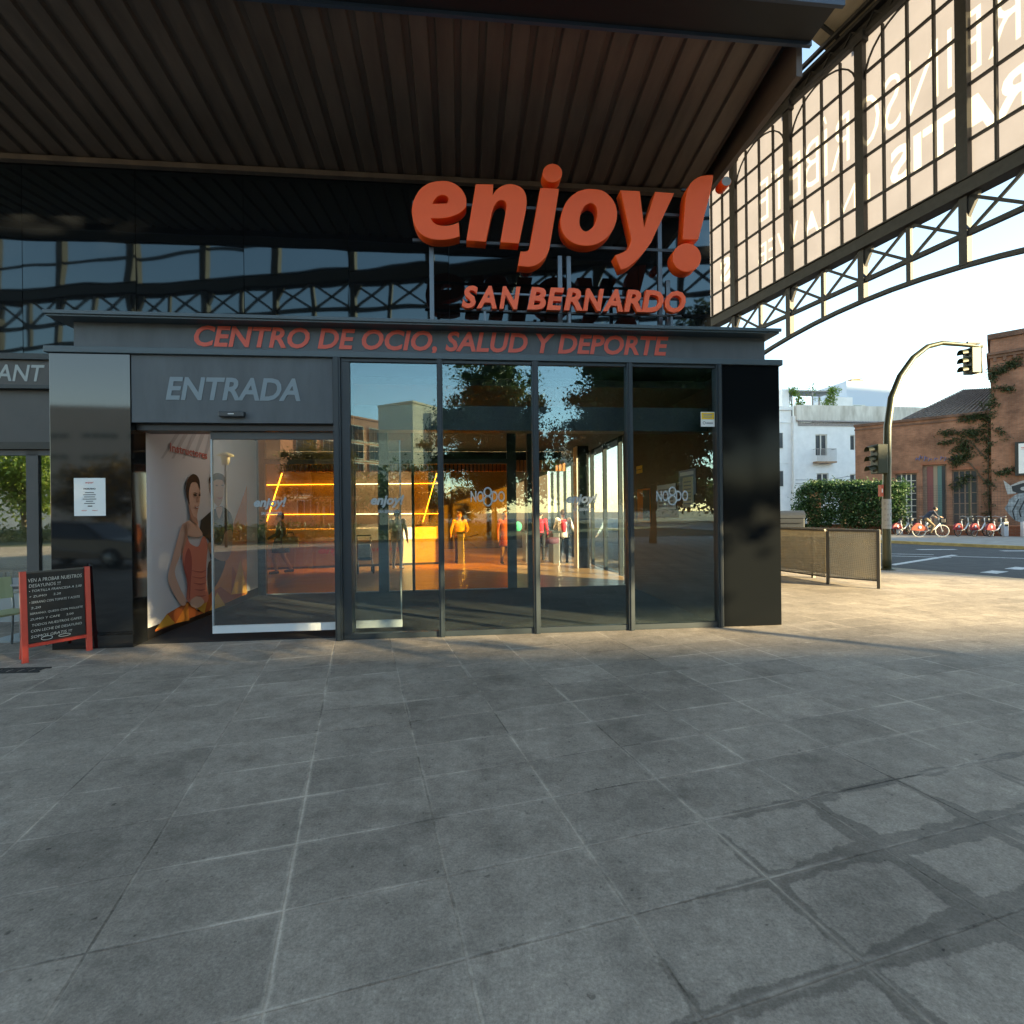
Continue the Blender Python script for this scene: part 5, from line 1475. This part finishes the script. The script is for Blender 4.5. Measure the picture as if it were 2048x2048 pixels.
# white building
wb = empty('white_building', (33.28, 60.49, 0), math.atan(.135), 'white rendered town house with balcony, roof terrace and cube-shaped top storey', 'building')
wops = [(2.9, 4.45, 7.95, 10.47), (7.48, 8.9, 8.64, 10.43), (3.03, 4.6, 4.3, 5.83), (7.42, 8.9, 4.38, 5.74), (11.5, 13, 7.95, 10.4)]
b = MB(); wall_with_openings(b, .55, 19, 0, 11.75, 0, .5, wops); b.box(.55, 19, .9, 12, 0, 12.0); b.box(0, .549, -.12, 12, 0, 12.6); b.build('wall', M['white_render'], wb)
b = MB(); b.box(.3, 19.2, -.30, .3, 12.05, 13.85); b.build('parapet', M['white_parapet'], wb)
b = MB(); b.box(.4, 19.2, -.42, .1, 11.90, 12.049); b.box(.55, 19.2, -.10, -.003, 11.45, 11.85); b.build('cornice', M['cornice_tile'], wb)
for (x0, x1, z0, z1) in wops:
    f = MB(); f.box(x0+.001, x0+.12, .10, .20, z0, z1); f.box(x1-.12, x1-.001, .10, .20, z0, z1); f.box(x0+.12, x1-.12, .10, .20, z1-.12, z1-.001); f.box((x0+x1)/2-.07, (x0+x1)/2+.07, .10, .20, z0, z1-.12)
    fo = f.build('window', M['window_frame_white'], wb)
    MB().box(x0, x1, .21, .24, z0, z1).build('pane', M['window_dark'], fo)
b = MB(); b.box(2.55, 5.1, -.75, -.001, 7.0, 7.18); bal = b.build('balcony', M['stone_trim'], wb)
b = MB()
for k in range(17): b.box(2.6+.15*k, 2.625+.15*k, -.73, -.70, 7.18, 8.62)
b.box(2.58, 5.05, -.74, -.69, 8.62, 8.68); b.box(2.58, 2.62, -.73, 0, 8.62, 8.68); b.box(5.01, 5.05, -.73, 0, 8.62, 8.68); b.build('railing', M['iron_rail'], bal)
b = MB(); b.box(9.7, 15.9, 3.0, 9.0, 12.2, 17.72); b.build('top_storey', M['blue_white'], wb)
f = MB().box(10.5, 12.25, 2.94, 2.998, 13.2, 14.72).build('window', M['window_frame_white'], wb); MB().box(10.6, 11.7, 2.92, 2.938, 13.3, 14.62).build('pane', M['door_teal'], f)
b = MB(); b.box(11.3, 13.0, 4, 5, 17.721, 18.2); b.add([(11.1,3.9,18.2), (13.1,3.9,18.4), (13.1,5.1,18.4), (11.1,5.1,18.2)], [(0,1,2,3)]); b.build('chimney', M['stone_trim'], wb)
b = MB(); b.box(-.9, .0, .6, 6, 13.0, 15.9); b.add([(.0,.6,13.9), (.9,.6,16.2), (.9,4,16.2), (0,4,13.9)], [(0,1,2,3)]); b.box(6.8, 9.2, 1.5, 5, 12.2, 15.3); b.build('stair_head', M['white_render'], wb)
b = MB(); b.box(-7, -.001, .25, 12, 0, 13.7); b.box(-7, 0, .1, .249, 13.3, 13.75); b.box(-7, 0, .18, .249, 10.9+.9, 11.95); b.box(-7, 0, .2, .249, 7.0, 7.1); b.build('side_wing', M['white_render'], wb)
for z0, z1 in ((8.76, 10.67), (4.25, 6.17)):
    for x0 in (-1.95, -4.2):
        f = MB().box(x0, x0+.85, .20, .248, z0, z1).build('window', M['window_frame_white'], wb); MB().box(x0+.08, x0+.77, .185, .199, z0+.06, z1-.08).build('pane', M['window_dark'], f)
b = MB()
for y in (.8, 3.2):
    for x in (.5, 3.2, 6.0): b.box(x-.07, x+.07, y-.07, y+.07, 12.0, 15.7)
for k in range(9): b.box(.3, 6.3, .7+.3*k, .76+.3*k, 15.7, 15.85)
b.build('pergola', M['iron_rail'], wb)
tq = []
for (x_, z_, n, w) in ((.7, 15.5, 30, .35), (1.2, 14.4, 26, .4), (5.3, 14.5, 30, .4), (5.6, 15.6, 24, .35), (6.1, 16.0, 10, .25), (3, 15.9, 8, .5)):
    for k in range(n): tq.append(leaf_quads(np.array([x_+rng.normal(0, w), .7+rng.normal(0, .25), z_+rng.normal(0, w*.8)]), 14, np.array([.15, .15, .15]), .12))
rp_ = empty('roof_plants', (33.28, 60.49, 0), math.atan(.135), 'bright green climbing plants on the white building roof pergola', 'plants')
leaf_object('leaves', tq, M['leaf_pot'], rp_)
cbm = MB()
for dz in (0, .7):
    a = Vector((.1, -.25, 4.6+dz*.6)); c = Vector((9.5, -2.5, 5.6+dz))
    cbm.tube([a.lerp(c, t/8)-Vector((0, 0, .5*math.sin(math.pi*t/8))) for t in range(9)], .025, 5)
cab = empty('overhead_cable', (33.28, 60.49, 0), math.atan(.135), 'two thin dark cables strung across the white building', 'cable'); cbm.build('wire', M['bike_black'], cab)

# bicycles
def bicycle(name, label, fender, loc, rz, group, tyre='rubber'):
    e = empty(name, loc, rz, label, 'bicycle', group)
    for x in (-.53, .53):
        w = empty('wheel', (x, 0, .33)); w.parent = e
        MB().tube([(.315*math.cos(a*math.pi/14), 0, .315*math.sin(a*math.pi/14)) for a in range(28)], .022, 6, closed=True).build('tyre', M[tyre], w)
        MB().tube([(.288*math.cos(a*math.pi/14), 0, .288*math.sin(a*math.pi/14)) for a in range(28)], .010, 5, closed=True).build('rim', M['alu'], w)
        sp = MB()
        for a in range(10): sp.bar((0, 0, 0), (.285*math.cos(a*math.pi/5), 0, .285*math.sin(a*math.pi/5)), .006)
        sp.tube([(0, -.04, 0), (0, .04, 0)], .03, 8); sp.build('spokes', M['alu'], w)
    f = MB()
    f.tube([(.53, 0, .33), (.42, 0, .78), (.38, 0, 1.0)], .024, 8); f.tube([(.43, 0, .72), (.15, 0, .42), (-.10, 0, .32)], .034, 8); f.tube([(-.10, 0, .32), (-.22, 0, .85)], .026, 8); f.tube([(-.10, 0, .32), (-.53, 0, .33)], .018, 8); f.tube([(-.17, 0, .62), (-.53, 0, .33)], .014, 8)
    f.build('frame', M['bike_white'], e)
    h = MB(); h.tube([(.20, -.29, 1.06), (.34, -.24, 1.10), (.39, 0, 1.03), (.34, .24, 1.10), (.20, .29, 1.06)], .016, 8); h.build('handlebar', M['alu'], e)
    MB().box(.40, .62, -.16, .16, .78, .98).build('basket', M['bike_black'], e, bevel=.02)
    sd_ = MB(); sd_.ball((-.24, 0, .91), (.15, .085, .045), 12, 6); sd_.build('saddle', M['bike_black'], e)
    g_ = MB(); vs = []
    for s in (-.055, .055):
        vs.append((-.53, s, .34))
        for j in range(13):
            a = math.pi*(.02+.95*j/12); vs.append((-.53+.37*math.cos(a), s, .35+.37*math.sin(a)))
    fs = []
    for j in range(1, 13): fs += [(0, j+1, j), (14, 14+j, 15+j), (j, j+1, 15+j, 14+j)]
    g_.add(vs, fs); fd = g_.build('rear_fender', M[fender], e)
    for s in (-.058, .058): MB().tube([(-.53, s, .53), (-.53, s*1.05, .53)], .085, 14).build('emblem', M['bike_white'], fd)
    k = MB(); k.tube([(-.10, -.09, .32), (-.10, .09, .32)], .02, 6); k.bar((-.10, -.09, .32), (.02, -.09, .20), .02); k.bar((-.10, .09, .32), (-.22, .09, .44), .02); k.box(-.03, .07, -.15, -.09, .18, .21); k.box(-.27, -.17, .09, .15, .43, .46); k.build('pedals', M['bike_black'], e)
    return e
us = (.752, .790, .870, .902, .934)
labs = ('parked hire bicycle half hidden behind the traffic light pole', 'parked hire bicycle just behind the cyclist', 'parked red-fendered hire bicycle ahead of the cyclist', 'parked red-fendered hire bicycle, middle of the row', 'parked red-fendered hire bicycle beside the grey dock post')
proto = None
for u_, lb in zip(us, labs):
    base = WPT(0, -1.30)
    k = (u_*base.y-base.x)/(WD.x-u_*WD.y); p = base+WD*k+Vector((.50, .18, 0))
    if proto is None: proto = bicycle('bicycle', lb, 'bike_red', p, R(19), 'hire bicycles parked along the low brick wall'); o = proto
    else: o = copy_tree(proto)
    o.location = p; o.rotation_euler = (0, 0, R(19+rng.uniform(-3, 3))); o['label'] = lb
dk = None
for u_, lb in ((.757, 'grey bicycle dock post behind the traffic light pole'), (.962, 'grey bicycle dock post holding the last bicycle'), (1.0, 'empty grey bicycle dock post at the right edge')):
    base = WPT(0, -.35); k = (u_*base.y-base.x)/(WD.x-u_*WD.y); p = base+WD*k
    if dk is None:
        dk = empty('bicycle_dock', p, .1, lb, 'dock', 'bicycle dock posts'); MB().box(-.14, .14, -.09, .09, 0, .80).build('post', M['dock_grey'], dk, bevel=.03); MB().box(-.10, .10, -.094, -.0905, .55, .72).build('reader', M['bike_black'], dk); o = dk
    else: o = copy_tree(dk)
    o.location = p; o['label'] = lb
cy = Vector((22.55, 27.6, 0)); ca = R(-14)
bicycle('bicycle', 'orange-fendered hire bicycle with pale tyres being ridden along the pavement', 'bike_orange', cy, ca, None, tyre='counter_white')
# the rider, seated and leaning to the bars: body built facing -Y, turned to face along the bicycle
e, V_, k = person('person in a dark jacket riding the orange-fendered bicycle, leaning forward', cy+Vector((-.22*math.cos(ca), -.22*math.sin(ca), 0)), ca+R(90), 1.72, [M['skin'], M['cloth_navy'], M['cloth_khaki'], M['cloth_black']],
    dict(pel=(0,.02,1.00), che=(0,-.22,1.26), nek=(0,-.36,1.40), hed=(0,-.45,1.52), ls=(.17,-.30,1.36), rs=(-.17,-.30,1.36), le=(.25,-.42,1.14), re=(-.25,-.42,1.14), lw=(.26,-.52,1.10), rw=(-.26,-.52,1.10),
         lh=(.09,.0,.96), rh=(-.09,.0,.96), lk=(.12,-.36,.78), rk=(-.12,-.32,.62), la=(.12,-.10,.50), ra=(-.12,-.16,.24)), group=None); drop(e)
# ---------------------------------------------------------------- what stands behind the camera and shows in the glass
def facade_block(name, label, x0, x1, y0, depth, H, m, cat='building'):
    e = empty(name, ((x0+x1)/2, y0, 0), R(180), label, cat)
    w = (x1-x0)/2
    MB().box(-w, w, 0, depth, 0, H).build('wall', M[m], e)
    MB().box(-w-.1, w+.1, -.12, depth+.1, H+.001, H+.28).build('coping', M[m], e)
    return e, w
RH = 15.45
of, w = facade_block('office_building', 'long grey office block with window bands, reflected in the entrance door', -80, -18, -62, 16, RH, 'office_grey')
proto_w = None
for z in (3.5, 6.2, 8.8, 11.5):
    for x in np.arange(-22, w-2, 5.6):
        f = MB(); f.box(x, x+4.4, -.06, -.003, z, z+.85)
        fo = f.build('window', M['window_frame_white'], of)
        g_ = MB()
        for k in range(4): g_.box(x+.08+1.08*k, x+1.04+1.08*k, -.08, -.061, z+.08, z+.77)
        g_.build('pane', M['window_dark'], fo)
of2, w = facade_block('apartment_building', 'orange apartment block with tall window grids, reflected in the first window', -9.4, 9.4, -62, 12, RH+.6, 'apartment_orange')
of2.location = (-11.2, -65.0, 0); of2.rotation_euler = (0, 0, R(135))
for x in (-8.6, -4.4, -.2, 4.0):
    for z in (1.2, 4.1, 7.0, 9.9, 12.6):
        f = MB(); f.box(x, x+3.1, -.10, -.003, z, z+2.35); fo = f.build('window', M['window_frame_white'], of2)
        g_ = MB()
        for k in range(3): g_.box(x+.12+1.0*k, x+.98+1.0*k, -.13, -.101, z+.15, z+2.2)
        g_.build('pane', M['window_dark'], fo)
b = MB()
for z in (3.75, 6.65, 9.55, 12.45): b.box(-w, w, -.05, -.003, z, z+.2)
b.build('floor_band', M['apartment_tan'], of2)
of3, w = facade_block('stair_tower', 'tan rendered stair tower with horizontal joints at the end of the orange apartment block', -3.2, 3.2, -62, 6.4, RH+1.4, 'apartment_tan')
of3.location = (1.4, -61.0, 0); of3.rotation_euler = (0, 0, R(131))
b = MB()
for k in range(18): b.box(-w, w, -.02, -.003, .8+.9*k, .84+.9*k)
b.build('joint', M['office_grey'], of3); MB().box(-w, -.4, -.4, -.125, .3, RH+.6).build('glass_strip', M['office_grey'], of3)
wbk, w = facade_block('white_block', 'small cream apartment block seen between the reflected trees', 34, 58, -92, 14, 17.0, 'block_white')
for x in np.arange(-w+1.5, w-2, 2.6):
    for z in (2, 5, 8, 11, 14):
        MB().box(x, x+1.1, -.05, -.003, z, z+1.5).build('window', M['shutter_brown'], wbk)
# unseen blocks and trees behind the camera, added to block the low sun
for nm, lb, x0, x1, H, mm in (('apartment_building', 'tall unseen tan block added far behind the viewer to shade the plaza', 56, 109.6, 21.75, 'apartment_tan'), ('apartment_building', 'taller unseen grey block added beyond the tan one to shade the street', 110, 163, 31, 'office_grey'), ('apartment_building', 'very tall unseen white block added to shade the white building', 165, 240, 64, 'block_white')):
    e_, w = facade_block(nm, lb, x0, x1, -45, 8, H-.28, mm)
    for z in np.arange(2, H-3, 3.2):
        MB().box(-w+1.5, w-1.5, -.05, -.003, z, z+1.4).build('window', M['window_dark'], e_)
SV = Vector((math.sin(-SUN_AZ), -math.cos(SUN_AZ), 0)); SQ = Vector((-SV.y, SV.x, 0))
for q, lb in ((1.2, 'unseen leafy tree added to shade the porch, nearest the shed corner'), (4.3, 'unseen leafy tree added to shade the porch, middle of its row'), (7.3, 'unseen leafy tree added to shade the porch, nearest the road')):
    p = SQ*q+SV*16.5  # trees added here to keep the low sun off the porch front
    tree(lb, (p.x, p.y), 12.6, 5.3, 2.05, M['leaf_tree'], clumps=200, per=90, size=.18, trunk=.09, seed=int(q*10), group='unseen trees added to shade the porch')

def mtree(um, D, **kw):
    x, y = MIR(um*D, D); return tree(loc=(x, y), **kw)
mtree(-.035, 30, label='feathery tall tree reflected in the second window', H=10.6, zlo=1.9, rad=3.8, m=M['leaf_tree'], clumps=320, per=150, size=.085, seed=3, group='trees behind the viewer')
mtree(.275, 25, label='wide dark tree reflected in the third and fourth windows', H=11.4, zlo=1.8, rad=4.7, m=M['leaf_tree'], clumps=420, per=170, size=.085, seed=8, group='trees behind the viewer')
mtree(-.375, 42, label='small sun-browned tree reflected in the entrance door', H=7.6, zlo=2.4, rad=3.3, m=M['leaf_orange'], clumps=140, per=110, size=.12, seed=5, group='trees behind the viewer')  # warm sunlight on the crown is put into the leaf colour
mtree(-.19, 44, label='low thin tree reflected beside the tan tower', H=6.0, zlo=2.0, rad=2.3, m=M['leaf_tree'], clumps=60, per=50, size=.16, seed=12, group='trees behind the viewer')
mtree(-.80, 36, label='bushy yellow-green tree reflected in the left black pillar', H=5.6, zlo=1.2, rad=3.0, m=M['leaf_orange'], clumps=90, per=60, size=.18, seed=15, group='trees behind the viewer')
mtree(-1.05, 34, label='leafy tree reflected in the restaurant window', H=7.5, zlo=1.6, rad=3.6, m=M['leaf_pot'], clumps=90, per=60, size=.18, seed=19, group='trees behind the viewer')
for um, D, h, lb in ((-.565, 25, 4.6, 'yellow capped street lamp reflected in the entrance door'), (-.45, 46, 5.0, 'thin street lamp reflected near the door edge')):
    x, y = MIR(um*D, D)
    e = empty('street_lamp', (x, y, 0), 0, lb, 'street lamp', 'street lamps behind the viewer')
    MB().tube([(0,0,0), (0,0,h-.5)], [.07, .045], 8).build('pole', M['signal_black'], e); MB().tube([(0,0,h-.5), (0,0,h-.08)], [.16, .22], 12).build('lamp', M['lamp_yellow'], e)
    MB().tube([(0,0,h-.08), (0,0,h-.02), (0,0,h+.12)], [.42, .40, .04], 14).build('cap', M['lamp_yellow'], e)
# parked car
x, y = MIR(-.83*16.5, 16.5)
car = empty('parked_car', (x, y, 0), R(8), 'dark grey parked hatchback reflected in the left black pillar', 'car')
def car_shell(prof, hw, m, nm, parent, inset=0.0):
    b = MB(); n = len(prof)
    v = [(p[0], -hw+inset*p[2], p[1]) for p in prof]+[(p[0], hw-inset*p[2], p[1]) for p in prof]
    b.add(v, [tuple(range(n-1, -1, -1)), tuple(range(n, 2*n))]+[(i, (i+1) % n, n+(i+1) % n, n+i) for i in range(n)])
    return b.build(nm, M[m], parent, bevel=.04)
car_shell([(-2.05,.28,0), (2.05,.28,0), (2.1,.55,0), (2.0,.78,.3), (1.15,.92,.3), (-1.9,.98,.3), (-2.1,.8,0)], .86, 'car_grey', 'body', car, .15)
car_shell([(1.1,.90,0), (.45,1.38,1), (-1.3,1.42,1), (-1.95,.96,0)], .80, 'car_glass', 'window', car, .16)
car_shell([(.42,1.385,0), (.40,1.43,0), (-1.28,1.47,0), (-1.32,1.42,0)], .64, 'car_grey', 'roof', car)
for sx in (-1.3, 1.3):
    for sy in (-.80, .80):
        w_ = MB().tube([(sx, sy-.09, .31), (sx, sy+.09, .31)], .31, 18).build('wheel', M['rubber'], car); MB().tube([(sx, sy-.10, .31), (sx, sy+.10, .31)], .19, 12).build('rim', M['alu'], w_)
for sy in (-.6, .6): MB().box(2.02, 2.11, sy-.18, sy+.18, .58, .72).build('headlight', M['paper'], car)

# far tree belt and garden hedge behind the viewer
rng = np.random.default_rng(77)
bq = []
for k in range(900):
    um = rng.uniform(-.30, 1.1); D = rng.uniform(62, 84)
    top = 6.6+2.2*math.sin(um*9)+1.4*math.sin(um*23+1)
    x, y = MIR(um*D, D); bq.append(leaf_quads(np.array([x, y, rng.uniform(.2, 1)**.6*top]), 26, np.array([.9, .9, .7]), .42))
leaf_object('tree_belt', bq, M['leaf_tree'], kind='stuff')
bq = []
for k in range(420):
    um = rng.uniform(-1.3, -.05); D = rng.uniform(29, 32)
    x, y = MIR(um*D, D); bq.append(leaf_quads(np.array([x, y, rng.uniform(.1, .8)]), 26, np.array([.3, .3, .2]), .12))
leaf_object('garden_hedge', bq, M['leaf_tree'], kind='stuff')
